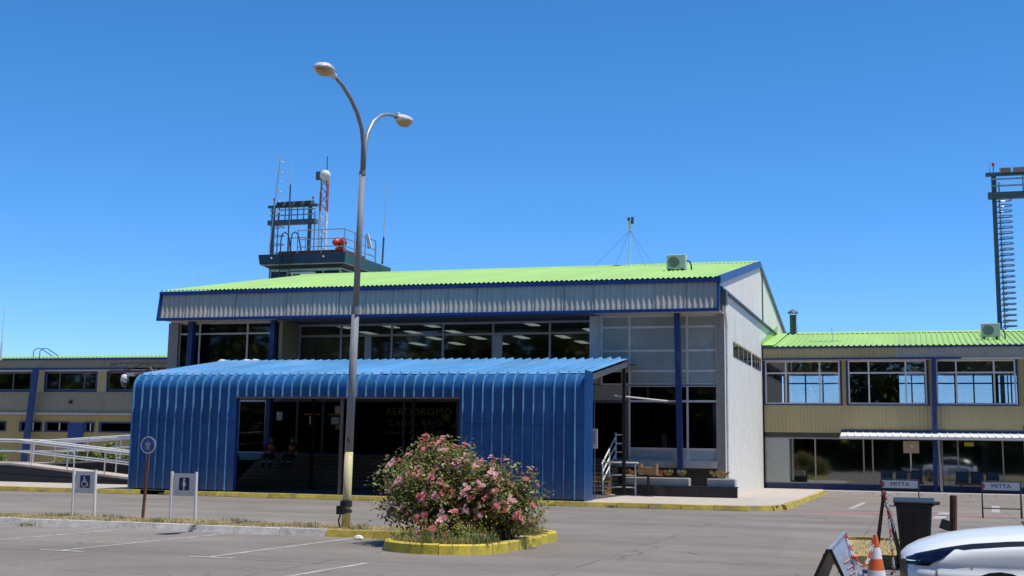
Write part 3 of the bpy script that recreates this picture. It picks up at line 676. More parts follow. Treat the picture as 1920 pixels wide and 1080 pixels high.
# flashing where the green roof climbs the hall wall
MB().add([(XW+.04, 61.7, 6.75), (XW+.04, 69, 8.0), (XW+.04, 69, 8.35), (XW+.04, 61.7, 6.95), (XW+.6, 61.8, 6.76), (XW+.6, 69, 7.98)], [(0, 4, 5, 1), (0, 1, 2, 3)]).build('flashing', 'green_roof', rw)
box('eave_trim', 'trim_blue', rw, WX0+.02, WX1, 61.74, 61.84, 6.60, 6.685)
for i in range(10):
    corrugated('fascia_sheet', 'fascia_grey' if i > 2 else 'cladding_tan', rw, (WX0+.02+i*1.98, 61.84, 6.14), (1.98, 0, 0), (0, .0, .48), (0, -1, 0), .165, .03, 'trap')
box('fascia_foot_trim', 'trim_blue', rw, WX0+.02, 1.9, 61.76, 61.86, 6.07, 6.14); box('fascia_foot', 'soffit', rw, 1.9, WX1, 61.78, 61.86, 6.07, 6.13)
box('soffit', 'soffit', rw, WX0+.02, WX1, 61.86, 62.1, 6.04, 6.07)
bays = [(-6.85, -3.39, [-5.87, -4.33]), (-3.08, .42, [-2.13, -.51]), (.78, 4.2, [1.67, 3.27]), (4.9, 8.3, [6.0, 7.2])]
for x0, x1, ms in bays:
    window(rw, W+.02, [x0+.06]+ms+[x1-.06], [4.06, 5.46, 6.0], 'glass_clear', 'alu', .07, .07)
    b = MB().box(x0, x1, W-.04, W+.08, 3.97, 4.02).box(x0-.06, x0, W-.04, W+.08, 3.97, 6.04).box(x1, x1+.06, W-.04, W+.08, 3.97, 6.04)
    b.build('window_surround', 'frame_blue', rw)
for x0, x1 in ((-3.33, -3.14), (.48, .72), (4.26, 4.84), (8.36, WX1)): corrugated('pier', 'cladding_yellow', rw, (x0, W, 3.97), (x1-x0, 0, 0), (0, 0, 2.07), (0, -1, 0), .16, .025, 'trap')
for i in range(10): corrugated('cladding_sheet', 'cladding_tan', rw, (WX0+.02+i*1.98, W-.002*(i % 2), 2.72), (1.98, 0, 0), (0, 0, 1.25), (0, -1, 0), .165, .028, 'trap')
MB().bar((.62, 61.72, .16), (.72, 61.72, 6.05), .2, .2, up=(0, 1, 0)).build('column', 'column_blue', rw)
MB().bar((8.4, 61.72, .16), (8.5, 61.72, 6.05), .2, .2, up=(0, 1, 0)).build('column', 'column_blue', rw)
# awning
corrugated('awning', 'rail_white', rw, (-3.4, 60.75, 2.56), (WX1+3.4, 0, 0), (0, 1.2, .2), (0, -.16, .98), .33, .035, 'rib')
MB().box(-3.42, WX1, 60.70, 60.76, 2.44, 2.56).build('awning_gutter', 'rail_white', rw); MB().box(-3.4, WX1, 61.90, 61.97, 2.72, 2.86).build('awning_flashing', 'frame_blue', rw)
for x in (.86, 5.6): MB().bar((x, 60.9, .15), (x-.06, 60.9, 2.46), .1, .1, up=(0, 1, 0)).build('awning_post', 'frame_tan', rw)
# ground floor glazing
window(rw, W+.03, [-6.85, -4.6, -2.45, -2.05, -.4, .62, .95, 1.62, 3.5, 4.4, 6.5, 8.6, 10.8, 12.9], [.42, 2.46], 'glass_green', 'frame_tan', .06, .07)
box('sill_wall', 'frame_blue', rw, WX0+.05, WX1, W, W+.12, .15, .40)
box('glazing_head', 'interior_dark', rw, WX0+.05, WX1, W+.02, W+.12, 2.50, 2.72)
# inside
box('upper_floor', 'interior', rw, WX0+.05, WX1, 62.2, 75, 3.2, 3.5); box('ground_slab', 'slab_grey', rw, WX0+.05, WX1, 62.2, 75, .12, .2)
box('ceiling', 'ceiling_tile', rw, WX0+.05, WX1, 62.2, 75, 6.08, 6.14)
box('rear_ground_wall', 'interior', rw, WX0+.05, WX1, 69, 69.2, .2, 3.2)
# rear wall of the upper floor: piers, sill and open glazed bays
RYW = 71.0
box('rear_wall', 'interior_dark', rw, WX0+.05, WX1, RYW, RYW+.2, 3.5, 4.32); box('rear_wall', 'interior_dark', rw, WX0+.05, WX1, RYW, RYW+.2, 6.0, 6.08)
rbay = [(-6.6, -3.9), (-.95, .36), (.92, 3.66), (3.9, 5.2), (6.2, 9.5)]
px = WX0+.05
for a, c in rbay:
    box('rear_pier', 'interior_dark', rw, px, a, RYW, RYW+.2, 4.32, 6.0); px = c
    n_ = 3 if c-a > 2 else 2; xs = [a+(c-a)*k/n_ for k in range(n_+1)]
    window(rw, RYW+.03, xs, [4.32, 5.45, 6.0], 'glass_clear', 'black_paint', .07, .07, name='rear_window')
box('rear_pier', 'interior_dark', rw, px, WX1, RYW, RYW+.2, 4.32, 6.0)
box('partition', 'interior_dark', rw, -3.3, -3.2, 62.3, 70.9, 3.5, 6.08); box('partition', 'interior_dark', rw, .5, .6, 66, 70.9, 3.5, 6.08)
box('partition', 'interior', rw, -3.1, -1.1, 69.5, 69.6, 3.5, 6.0)
for x in (-1.6, -.2, 1.3, 2.2, 3.1): box('cabinet', 'interior_dark', rw, x, x+.8, 63.2, 63.8, 3.5, 4.15)
box('poster_board', 'poster_tan', rw, -.71, -.03, 61.9, 61.93, 1.84, 2.38)
MB().add([(-.5, 61.895, 2.2), (-.38, 61.895, 2.13), (-.3, 61.895, 2.16), (-.24, 61.895, 2.12), (-.36, 61.895, 2.08)], [(0, 1, 2), (1, 4, 3, 2)]).build('white_bird_print', 'bird_white', rw)
MB().tube([(-.4, 61.94, .2), (-.4, 61.94, 1.84)], .03).build('poster_post', 'rail_white', rw); box('yellow_note', 'yellow_note', rw, 1.9, 2.3, 61.99, 62.0, 2.18, 2.35)
cb = MB()
for i in range(24):
    a = i/24*6.28; cb.tube([(4.55+.16*math.cos(a), 61.9, 3.0+.16*math.sin(a)), (4.55+.16*math.cos(a+.27), 61.9, 3.0+.16*math.sin(a+.27))], .02, 5, False)
cb.build('cable_coil', 'black_rubber', rw)

# ================================================================== LEFT WING
lw = thing('left_wing', 'left wing with grey-green cladding, navy framed windows and thin green roof edge', 'building', (-45, 62, .15))
LX0, LX1 = -62.0, -30.95
corrugated('roof', 'green_roof', lw, (LX0, 61.8, 6.44), (LX1-LX0, 0, 0), (0, 9, .78), (0, -.1, 1), .25, .04, 'trap')
box('eave_trim', 'trim_blue', lw, LX0, LX1, 61.8, 61.9, 6.33, 6.43)
for i in range(15): corrugated('fascia_sheet', 'cladding_sage', lw, (LX0+i*2.07, 61.9, 5.88), (2.07, 0, 0), (0, 0, .46), (0, -1, 0), .13, .02, 'groove')
box('fascia_foot_trim', 'trim_blue', lw, LX0, -41.4, 61.84, 61.92, 5.80, 5.87)
box('upper_head', 'soffit', lw, LX0, LX1, 61.95, 62.1, 5.70, 5.79)
wb = [(-56.5, -53.4), (-52.9, -47.6), (-46.75, -43.3), (-42.7, -38.5), (-37.8, -33.5)]
px = LX0
for x0, x1 in wb:
    corrugated('pier', 'cladding_tan', lw, (px, 62.0, 4.55), (x0-px, 0, 0), (0, 0, 1.15), (0, -1, 0), .13, .02, 'groove'); px = x1
    window(lw, 62.03, [x0+.1, x0+.1+(x1-x0-.2)*.27, x0+.1+(x1-x0-.2)*.77, x1-.1], [4.68, 5.62], 'glass_dark', 'alu_dark', .06, .06)
    MB().box(x0, x1, 61.96, 62.1, 4.56, 4.63).box(x0-.0, x0+.06, 61.96, 62.1, 4.631, 5.70).box(x1-.06, x1, 61.96, 62.1, 4.631, 5.70).build('window_surround', 'frame_blue', lw)
corrugated('pier', 'cladding_tan', lw, (px, 62.0, 4.55), (LX1-px, 0, 0), (0, 0, 1.15), (0, -1, 0), .13, .02, 'groove')
for i in range(15):
    corrugated('cladding_sheet', 'cladding_sage', lw, (LX0+i*2.07, 61.98-.002*(i % 2), 3.42), (2.07, 0, 0), (0, 0, 1.13), (0, -1, 0), .13, .02, 'groove')
box('white_ledge', 'slab_grey', lw, LX0, LX1, 61.75, 62.0, 3.28, 3.41)
lowb = [(-50.5, -49.1, 0), (-48.2, -46.75, 0), (-46.6, -45.05, 0), (-43.5, -43.2, 1), (-43.0, -39.0, 0), (-38, -35, 0)]
for i in range(15):
    corrugated('cladding_sheet', 'cladding_yellow', lw, (LX0+i*2.07, 62.0-.002*(i % 2), .15), (2.07, 0, 0), (0, 0, 3.12), (0, -1, 0), .13, .02, 'groove')
for x0, x1 in ((-50.6, -49.1), (-48.2, -46.7), (-46.5, -44.95), (-43.95, -43.3), (-43.0, -39.0), (-38, -35)):
    fr_ = MB().box(x0, x1, 61.93, 61.975, 2.34, 2.42).box(x0, x1, 61.93, 61.975, 2.84, 2.9).box(x0, x0+.18, 61.93, 61.975, 2.421, 2.839).box(x1-.06, x1, 61.93, 61.975, 2.421, 2.839).build('window', 'frame_blue', lw)
    box('pane', 'glass_dark', fr_, x0+.18, x1-.06, 61.955, 61.965, 2.42, 2.84); box('dark_room', 'interior_dark', fr_, x0+.18, x1-.06, 61.967, 61.973, 2.42, 2.84)
    xm = x0+.18+(x1-x0-.24)*.6; box('mullion', 'alu', fr_, xm-.03, xm+.03, 61.935, 61.953, 2.42, 2.84)
dr_ = box('door', 'trim_blue', lw, -44.95, -43.98, 61.92, 61.975, .2, 2.84); box('handle', 'alu', dr_, -44.88, -44.84, 61.88, 61.915, 1.2, 1.35)
box('interior_wall', 'interior_dark', lw, LX0, LX1, 64.5, 64.6, .2, 6.2); box('upper_floor', 'interior', lw, LX0, LX1, 62.2, 64.4, 3.9, 4.1); box('ceiling', 'ceiling_tile', lw, LX0, LX1, 62.15, 64.4, 5.72, 5.78)
MB().bar((-47.42, 61.5, .16), (-47.0, 61.5, 5.84), .28, .24, up=(0, 1, 0)).build('column', 'column_blue', lw)
box('orange_seat', 'beacon_red', lw, -45.7, -44.2, 63.0, 63.3, 4.3, 5.1)
MB().lathe([(.06, 0), (.1, .05), (.1, .15), (.03, .2)], (-44.9, 61.9, 3.9), 10).build('wall_lamp', 'black_plastic', lw)
tr = thing('lattice_truss', 'rusty brown lattice truss between left wing and terminal', 'truss', (-36, 60.6, 5.5))
for z in (5.62, 6.02): MB().bar((-41.5, 60.5, z), (-31.0, 60.5, z), .07).build('chord', 'brown_rail', tr)
for i in range(10):
    x = -41.5+i*1.05; MB().bar((x, 60.5, 5.62 if i % 2 else 6.02), (x+1.05, 60.5, 6.02 if i % 2 else 5.62), .05).build('web', 'brown_rail', tr)
    MB().bar((x, 60.55, 5.62), (x, 60.55, 6.02), .04).build('web', 'brown_rail', tr)

# ================================================================== RAMP ON THE LEFT
rp_ = thing('access_ramp', 'switchback concrete access ramp with black painted side walls', 'ramp', (-32, 46, .15))
def rz_near(x): return .86 if x < -35.2 else max(.16, .86-(x+35.2)*.084)
def rz_far(x): return .86 if x < -35.2 else .86+(x+35.2)*.062
def ramp(fn, y0, y1, nm):
    xs = [-44, -35.2, -30, -26.9]
    MB().prism([(xs[0], y0, .15)]+[(x, y0, fn(x)-.05) for x in xs]+[(xs[-1], y0, .15)], (0, .12, 0)).build('side_wall', 'plinth_black', rp_)
    MB().prism([(xs[0], y1-.12, .15)]+[(x, y1-.12, fn(x)-.05) for x in xs]+[(xs[-1], y1-.12, .15)], (0, .12, 0)).build('side_wall', 'plinth_black', rp_)
    for a, c in zip(xs, xs[1:]): MB().prism([(a, y0-.02, fn(a)-.05), (c, y0-.02, fn(c)-.05), (c, y0-.02, fn(c)+.03), (a, y0-.02, fn(a)+.03)], (0, y1-y0+.04, 0)).build('deck', 'concrete', rp_)
ramp(rz_near, 45.0, 46.4, 'near'); ramp(rz_far, 47.2, 48.6, 'far')
def handrail(fn, y, x0, x1, label, hs=(.98, .9, .52), px0=-35.6, step=1.75):
    h = thing('ramp_handrail', label, 'handrail', (x0, y, .9), 'white handrails of the ramp')
    xs = [x for x in (x0, -35.2, -31, x1) if x0 <= x <= x1]
    for dz in hs: MB().tube([(x, y, fn(x)+dz) for x in xs], .03).build('rail', 'rail_white', h)
    x = x0+.3
    while x < x1: MB().tube([(x, y, fn(x)-.02), (x, y, fn(x)+.98)], .03).build('post', 'rail_white', h); x += step
    return h
handrail(rz_near, 45.15, -43.5, -27.2, 'white ramp handrail nearest the road, sloping down to the right')
handrail(rz_near, 46.3, -43.5, -27.2, 'white ramp handrail on the inner edge of the descending ramp', step=2.0)
handrail(rz_far, 47.3, -35.2, -27.2, 'white ramp handrail rising to the right beside the ascending ramp', step=1.6)
handrail(rz_far, 48.5, -43.5, -27.2, 'white ramp handrail furthest from the road, beside the shrubs', step=2.1)

# ================================================================== FOLIAGE
def leaf_cloud(pts, size, m, name, parent, asp=.55):
    b = MB()
    for p in pts:
        p = Vector(p); s = size*random.uniform(.6, 1.3); q = Matrix.Rotation(random.uniform(0, 6.28), 3, 'Z') @ Matrix.Rotation(random.uniform(-.9, .9), 3, 'X') @ Matrix.Rotation(random.uniform(-.6, .6), 3, 'Y')
        v = [Vector((0, -s, 0)), Vector((s*asp, 0, s*.18)), Vector((0, s, 0)), Vector((-s*asp, 0, s*.18))]
        b.add([p+q@w for w in v], [(0, 1, 2), (0, 2, 3)])
    return b.build(name, m, parent)
def blob_pts(n, c, r, lumps, seed, zmin=.05, fill=.35):
    """points in a lumpy, gappy dome made of many small clumps"""
    rnd = random.Random(seed); out = []; cl = []
    for _ in range(lumps):
        a = rnd.uniform(0, 6.28); e = math.asin(rnd.uniform(-.15, 1)); k = rnd.uniform(.55, 1.08) if rnd.random() > fill else rnd.uniform(.2, .7)
        cl.append((Vector((c[0]+r[0]*k*math.cos(a)*math.cos(e), c[1]+r[1]*k*math.sin(a)*math.cos(e), c[2]+r[2]*k*max(-.1, math.sin(e)))), rnd.uniform(.07, .2)*min(r)))
    for _ in range(n):
        p, s = rnd.choice(cl); d = Vector((rnd.gauss(0, 1), rnd.gauss(0, 1), rnd.gauss(0, .8)))*s
        q = p+d
        if q.z > zmin: out.append(q)
    return out, cl
def stems(base, cl, m, name, parent, n, r=.012, seed=1):
    rnd = random.Random(seed); b = MB()
    for p, s in rnd.sample(cl, min(n, len(cl))):
        a = Vector(base)+Vector((rnd.uniform(-.25, .25), rnd.uniform(-.25, .25), 0)); mid = a.lerp(p, .55)+Vector((rnd.uniform(-.1, .1), rnd.uniform(-.1, .1), .15))
        b.tube([a, mid, p], [r, r*.7, r*.35], 5, False)
    return b.build(name, m, parent)
def flower_mesh(m, rnd):
    b = MB()                                   # one truss of small double roses
    for k in range(7):
        c = Vector((max(-.06, min(.06, rnd.gauss(0, .04))), max(-.06, min(.06, rnd.gauss(0, .04))), max(-.03, min(.03, rnd.gauss(0, .025)))))
        for ring, (rad, til, n) in enumerate(((.040, .35, 6), (.026, 1.0, 5))):
            for i in range(n):
                a = 6.283*i/n+ring+k; d = Vector((math.cos(a), math.sin(a), 0)); t = Vector((-d.y, d.x, 0))
                tip = c+d*rad*math.cos(til)+Vector((0, 0, rad*math.sin(til))); w = rad*.6
                b.add([c, c+d*rad*.5+t*w+Vector((0, 0, rad*.3)), tip, c+d*rad*.5-t*w+Vector((0, 0, rad*.3))], [(0, 1, 2, 3)])
    return b.mesh('flower', m)
rf = random.Random(3)
FL = [flower_mesh('petal_pink', rf), flower_mesh('petal_pink', rf), flower_mesh('petal_pale', rf), flower_mesh('petal_pale', rf)]
def rose(label, c, r, nl, lumps, nf, seed, extra_low=False):
    t = thing('rose_bush', label, 'rose bush', (c[0], c[1], .12), 'roses on the yellow-kerbed island')
    pts, cl = blob_pts(nl, (c[0], c[1], c[2]), r, lumps, seed)
    k1, k2 = int(nl*.45), int(nl*.72)
    leaf_cloud(pts[:k1], .046, 'leaf_mid', 'foliage', t); leaf_cloud(pts[k1:k2], .04, 'leaf_dark', 'foliage', t); leaf_cloud(pts[k2:], .036, 'leaf_olive', 'foliage', t)
    stems((c[0], c[1], .1), cl, 'bark', 'stems', t, 40, seed=seed)
    rnd = random.Random(seed+5); n = 0
    cands = [p for p, s in cl if (p.y < c[1]+.45*r[1] and ((p.z-c[2])/r[2] > .6 or p.y < c[1]-.25*r[1] or abs(p.x-c[0]) > .75*r[0]))]
    rnd.shuffle(cands)
    for p in cands[:nf]:
        d = Vector(((p.x-c[0])/r[0], (p.y-c[1])/r[1]-.45, (p.z-c[2])/r[2]+.35)); d.normalize()
        q = p+Vector((d.x*.13, d.y*.22, d.z*.19)); s = rnd.choice((.5, .65, .8, .9, 1.0, 1.25))
        inst('flower', rnd.choice(FL), t, q, d.to_track_quat('Z', 'Y').to_euler(), (s, s, s))
        if rnd.random() < .8:
            for _ in range(rnd.randint(1, 3)):
                q2 = q+Vector((max(-.2, min(.2, rnd.gauss(0, .12))), rnd.gauss(-.03, .06), max(-.16, min(.08, rnd.gauss(-.03, .08))))); s2 = s*rnd.uniform(.35, .7); inst('flower', rnd.choice(FL), t, q2, (rnd.uniform(-.8, .2), rnd.uniform(-.6, .6), 0), (s2, s2, s2))
    return t
rose('tall dense pink-flowering rose bush filling the left of the yellow-kerbed island', (-8.3, 22.6, .60), (1.12, 1.05, 1.12), 15000, 190, 125, 11)
rose('lower pink rose bush filling the right of the yellow-kerbed island', (-7.25, 22.75, .48), (.72, .85, .92), 8500, 110, 55, 23)
rose('small low rose bush with pale pink blooms at the front of the island', (-7.75, 21.3, .16), (.62, .32, .36), 1700, 40, 20, 31)
# canes standing above the outline
def grass(name, m, area, n, h, w, kind_label, cat, seed, clump=0):
    rnd = random.Random(seed); b = MB(); cs = [area(rnd) for _ in range(clump)] if clump else None
    for _ in range(n):
        p = Vector(rnd.choice(cs))+Vector((rnd.gauss(0, .12), rnd.gauss(0, .12), 0)) if cs else Vector(area(rnd))
        a = rnd.uniform(0, 6.28); l_ = h*rnd.uniform(.4, 1.3); d = Vector((math.cos(a), math.sin(a), 0)); t = Vector((-d.y, d.x, 0))*w; k = rnd.uniform(.1, .8)
        b.add([p-t, p+t, p+d*l_*k*.4+Vector((0, 0, l_*.6))+t*.7, p+d*l_*k*.4+Vector((0, 0, l_*.6))-t*.7, p+d*l_*k+Vector((0, 0, l_))], [(0, 1, 2, 3), (3, 2, 4)])
    o = b.build(name, m); o['label'] = kind_label; o['category'] = cat; o['kind'] = 'stuff'; return o
strip = lambda r: (r.uniform(-28, -8.9), r.uniform(23.58, 25.4), .112)
grass('dry_grass', 'dry_grass', strip, 22000, .035, .004, 'short dry straw grass on the median strip', 'grass', 1)
grass('green_tufts', 'green_grass', strip, 2200, .085, .005, 'green weed tufts growing through the dry median grass', 'grass', 2, clump=60)
isla = lambda r: (lambda a, k: (-7.78+.95*k*math.cos(a), (21.45 if math.sin(a) < 0 else 24.0)+.95*k*math.sin(a), .112))(r.uniform(0, 6.28), math.sqrt(r.random()))
grass('island_grass', 'dry_grass', isla, 5200, .13, .005, 'dry grass under the roses inside the yellow kerb', 'grass', 3)
grass('island_weeds', 'green_grass', isla, 2600, .24, .006, 'green weeds under the roses inside the yellow kerb', 'grass', 4, clump=60)
yw = MB(); r5 = random.Random(9)
for _ in range(420):
    x, y, z = isla(r5); 
    if y > 22.2 and r5.random() < .7: continue
    c = Vector((x, y, z+r5.uniform(.1, .42))); s = .014
    yw.add([c+Vector((-s, 0, -s*.4)), c+Vector((0, -s, s*.6)), c+Vector((s, 0, -s*.4)), c+Vector((0, s, s*.6)), c+Vector((0, 0, s))], [(0, 1, 4), (1, 2, 4), (2, 3, 4), (3, 0, 4)])
o = yw.build('yellow_wildflowers', 'petal_yellow'); o['label'] = 'tiny yellow wildflowers among weeds on the rose island'; o['category'] = 'flowers'; o['kind'] = 'stuff'
isl2a = lambda r: (r.uniform(-1.2, 3), r.uniform(21.7, 25.8), .13)
grass('verge_grass', 'dry_grass', isl2a, 6000, .05, .004, 'dry straw grass on the island behind the white car', 'grass', 5)
kerbw = lambda r: (r.uniform(-30, -4), YK-.03 if r.random() < .7 else 23.36, 0)
grass('kerb_weeds', 'green_grass', kerbw, 900, .09, .006, 'little green weeds in the kerb joints', 'grass', 6, clump=14)

# shrubs behind the ramp
for i, (x, y, rx, rz, n, lab) in enumerate(((-38.9, 55, 1.3, 2.0, 3600, 'bright green shrub behind the ramp in front of the blue door'), (-36.6, 54.5, 1.4, 1.75, 3600, 'bright green shrub behind the ramp beside the canopy'), (-43.8, 54, 1.1, 1.7, 3000, 'bright green shrub behind the ramp at the left picture edge'))):
    t = thing('shrub', lab, 'shrub', (x, y, .15), 'shrubs behind the ramp')
    pts, cl = blob_pts(n, (x, y, .3), (rx, 1.0, rz-.3), 50, 40+i)
    leaf_cloud(pts[:n//2], .09, 'leaf_bright', 'foliage', t); leaf_cloud(pts[n//2:], .085, 'leaf_mid', 'foliage', t); stems((x, y, .15), cl, 'bark', 'stems', t, 16, .02, i)
# trees across the car park, behind the photographer (they show in the glazing)
def tree(x, y, h, r, seed, lab):
    t = thing('tree', lab, 'tree', (x, y, 0), 'trees across the car park'); rnd = random.Random(seed)
    pts, cl = blob_pts(4200, (x, y, h*.30), (r, r, h*.7), 90, seed, .3)
    leaf_cloud(pts, .5, 'leaf_mid', 'crown', t, .7)
    b = MB().tube([(x, y, -.1), (x+.1, y, h*.3), (x, y+.1, h*.6)], [.32, .24, .12], 8)
    for p, s in cl[:14]: b.tube([(x, y, h*rnd.uniform(.25, .45)), Vector((x, y, h*.42)).lerp(p, .6), p], [.1, .06, .03], 5, False)
    b.build('trunk', 'bark', t)
for i in range(21):
    x = -128+i*9.5+random.uniform(-1.5, 1.5); tree(x, -20-5*(i % 2), random.uniform(17, 21), 7.0, 60+i, 'broad green tree across the car park, seen only as a reflection in the glazing')

hd = thing('hedge', 'added tall hedge behind the camera, placed to darken the glazing reflections', 'hedge', (-10, -30, 0))  # unseen leaf mass added to fill the bright gap in glass reflections
rh = random.Random(77); hp_ = [(rh.uniform(-160, 70), rh.uniform(-31, -28), 7*rh.random()**.8) for _ in range(12000)]
leaf_cloud(hp_, .75, 'leaf_dark', 'foliage', hd, .8); MB().box(-160, 70, -30.2, -29.4, 0, 5.5).build('inner_growth', 'leaf_dark', hd)
# ================================================================== CONTROL TOWER
tw = thing('control_tower', 'control tower cab with navy roof band and railed roof behind the terminal', 'tower', (-37.6, 78, 0))
TX0, TX1, TY0, TY1 = -40.65, -34.6, 75.0, 82.4
def band(z0, z1, o0, o1, mF, mS, nm):
    """roof band whose sides lean outwards"""
    a = [(TX0-o0, TY0-o0), (TX1+o0, TY0-o0), (TX1+o0, TY1+o0), (TX0-o0, TY1+o0)]; c = [(TX0-o1, TY0-o1), (TX1+o1, TY0-o1), (TX1+o1, TY1+o1), (TX0-o1, TY1+o1)]
    for k in range(4):
        p, q = k, (k+1) % 4
        A, B_, C_, D = (*a[p], z0), (*a[q], z0), (*c[q], z1), (*c[p], z1)
        n = (Vector(B_)-Vector(A)).cross(Vector(D)-Vector(A)).normalized()*-.04
        MB().prism([A, B_, C_, D], n).build(nm, mF if k in (0, 3) else mS, tw)
band(13.42, 14.02, .0, .08, 'tower_navy', 'tower_green', 'roof_band')
box('band_foot', 'panel_pale', tw, TX0+.06, TX1-.05, TY0+.06, TY1-.06, 13.36, 13.42)
box('roof_deck', 'rust', tw, TX0-.05, TX1+.05, TY0-.05, TY1+.05, 14.0, 14.06)
box('equipment_plinth', 'rust', tw, TX0+1.2, TX1-.15, TY0+.25, TY0+3.5, 14.06, 14.28)
band(13.14, 13.36, -.55, -.15, 'black_paint', 'black_paint', 'soffit')
box('ring_beam', 'panel_pale', tw, TX0+.5, TX1-.5, TY0+.5, TY1-.5, 13.07, 13.15)
box('cab_core', 'interior_dark', tw, TX0+1.1, TX1-1.1, TY0+1.6, TY1-1.2, 9, 12.97)
box('tower_shaft', 'pebble', tw, TX0+.9, TX1-.9, TY0+1.2, TY1-1, 0, 11.2)
box('cab_sill', 'panel_pale', tw, TX0+.7, TX1-.7, TY0+.7, TY1-.7, 11.2, 11.6)
xs = [TX0+.55, TX0+1.75, TX0+2.4, TX0+3.4, TX0+4.3, TX1-.55]
window(tw, TY0+.52, xs, [11.6, 13.03], 'glass_smoke', 'panel_pale', .08, .1)
MB().box(TX0+2.1, TX0+2.22, TY0+.42, TY0+.5, 11.7, 12.8).box(TX0+3.4, TX0+3.55, TY0+.42, TY0+.5, 11.7, 12.8).box(TX0+1.9, TX0+3.8, TY0+.40, TY0+.5, 12.8, 12.92).build('door_frame', 'rail_white', tw)
for k in range(4):
    y0 = TY0+.65+k*1.5; sw = MB().box(TX1-.6, TX1-.52, y0-.05, y0+.05, 11.6, 12.96).build('side_mullion', 'panel_pale', tw)
    box('pane', 'glass_dark', sw, TX1-.58, TX1-.56, y0+.06, y0+1.44, 11.6, 12.96)
# roof railing
def rail3(pts, zs, parent, m, r, nm='rail'):
    for z in zs: MB().tube([(x, y, z) for x, y in pts], r, 6).build(nm, m, parent)
tr_ = [(TX0+2.6, TY0+.15), (TX1-.15, TY0+.15), (TX1-.15, TY1-2.2), (TX1-.9, TY1-.4)]
rail3(tr_, (14.5, 15.0, 15.6), tw, 'steel_galv', .035); rail3([(TX0+.8, TY0+2.5), (TX0+2.0, TY0+2.5)], (15.55,), tw, 'steel_galv', .035)
for x, y in [(TX0+2.6, TY0+.15), (TX0+4.3, TY0+.15), (TX1-.15, TY0+.15), (TX1-.15, TY0+1.8), (TX1-.15, TY0+3.5), (TX1-.15, TY1-2.2), (TX1-.9, TY1-.4), (TX0+2.0, TY0+2.5), (TX0+.8, TY0+2.5)]:
    MB().tube([(x, y, 14.05), (x, y, 15.6)], .04, 6).build('rail_post', 'steel_galv', tw)
for dx in (0, .72):                              # looped ladder heads
    x = TX0+1.55+dx
    MB().tube([(x, TY0-.15, 12.0), (x, TY0-.15, 14.9), (x+.05, TY0-.1, 15.35), (x+.18, TY0+.05, 15.5), (x+.32, TY0+.2, 15.35), (x+.42, TY0+.4, 14.6), (x+.45, TY0+.5, 14.1)], .045, 6).build('ladder_rail', 'black_paint', tw)
for i in range(7): MB().tube([(TX0+1.55, TY0-.15, 12.1+i*.3), (TX0+2.27, TY0-.15, 12.1+i*.3)], .022, 5).build('ladder_rung', 'black_paint', tw)
for x in (TX0+.9, TX0+4.6): MB().lathe([(.05, 0), (.07, .05), (.05, .1)], (x, TY0-.12, 13.75), 8).build('band_lamp', 'ac_body', tw)
bk = thing('obstruction_beacon', 'red rotating beacon on the control tower roof', 'beacon', (-35.2, 75.6, 14.28))
MB().lathe([(.34, 0), (.36, .1), (.3, .2), (.12, .24)], (-35.2, 75.6, 14.28), 16).build('base', 'beacon_red', bk, True)
for sx in (-1, 1):
    o = MB().lathe([(.05, -.3), (.2, -.26), (.24, 0), (.2, .22), (.05, .28)], (0, 0, 0), 14).build('lamp_drum', 'beacon_red', bk, True)
    o.rotation_euler = (R(80), 0, R(25*sx)); o.location = Vector((-35.2+sx*.24, 75.5, 14.78)) - world_loc(bk)
MB().lathe([(.1, 0), (.12, .3), (.06, .42), (.06, .55)], (-35.2, 75.6, 14.6), 10).build('cap', 'beacon_red', bk, True)
def whip(name, lab, x, y, z0, z1, r0_=.04, m='antenna', thick=None, lean=.0):
    t = thing(name, lab, 'antenna', (x, y, z0)); zt = thick or z0+(z1-z0)*.35
    MB().tube([(x, y, z0), (x+lean*(zt-z0), y, zt)], r0_, 6).build('base_tube', 'mast_grey' if thick else m, t); MB().tube([(x+lean*(zt-z0), y, zt), (x+lean*(z1-z0), y, z1)], [r0_*.5, r0_*.3], 5).build('whip', m, t); return t
whip('whip_antenna', 'whip antenna with dark foot on the right rear corner of the tower roof', -34.35, 80.5, 14.05, 19.6, .07, thick=15.9, lean=.03)
whip('whip_antenna', 'thin pale whip antenna in the middle of the floodlight gantry', -53.6, 104, 19, 27.5, .08, thick=25.2)
whip('whip_antenna', 'thin whip antenna beside the red and white lattice mast', -50.6, 104, 19, 27.2, .06, thick=24.4)
whip('whip_antenna', 'faint whip antenna left of the tower above the terminal roof', -37.6, 62.5, 8, 12.6, .02, 'antenna')
whip('whip_antenna', 'short faint antenna just right of the tower', -27.6, 66, 9, 11.4, .018, 'antenna')
whip('flag_pole', 'slim pale pole rising at the left picture edge', -48.2, 60, 6.2, 9.1, .06, 'mast_white')
yg = thing('folded_dipole_mast', 'thin mast with small stacked antenna elements left of the gantry lamps', 'antenna', (-55.4, 104, 19))
MB().tube([(-55.5, 104, 19), (-54.7, 104, 28)], .05, 6).build('mast', 'antenna', yg)
for i in range(6): MB().tube([(-54.62-.06*i, 104, 27.4-i*.9), (-54.3-.06*i, 104, 27.2-i*.9)], .07, 6).build('element', 'antenna', yg)
dsh = thing('panel_antenna', 'small white panel antenna on the tower railing', 'antenna', (-34.7, 79, 15))
MB().prism([(-34.8, 79, 14.9), (-34.5, 79, 14.9), (-34.8, 79, 15.9), (-35.0, 79, 15.9)], (.0, .12, 0)).build('panel', 'dish_white', dsh)

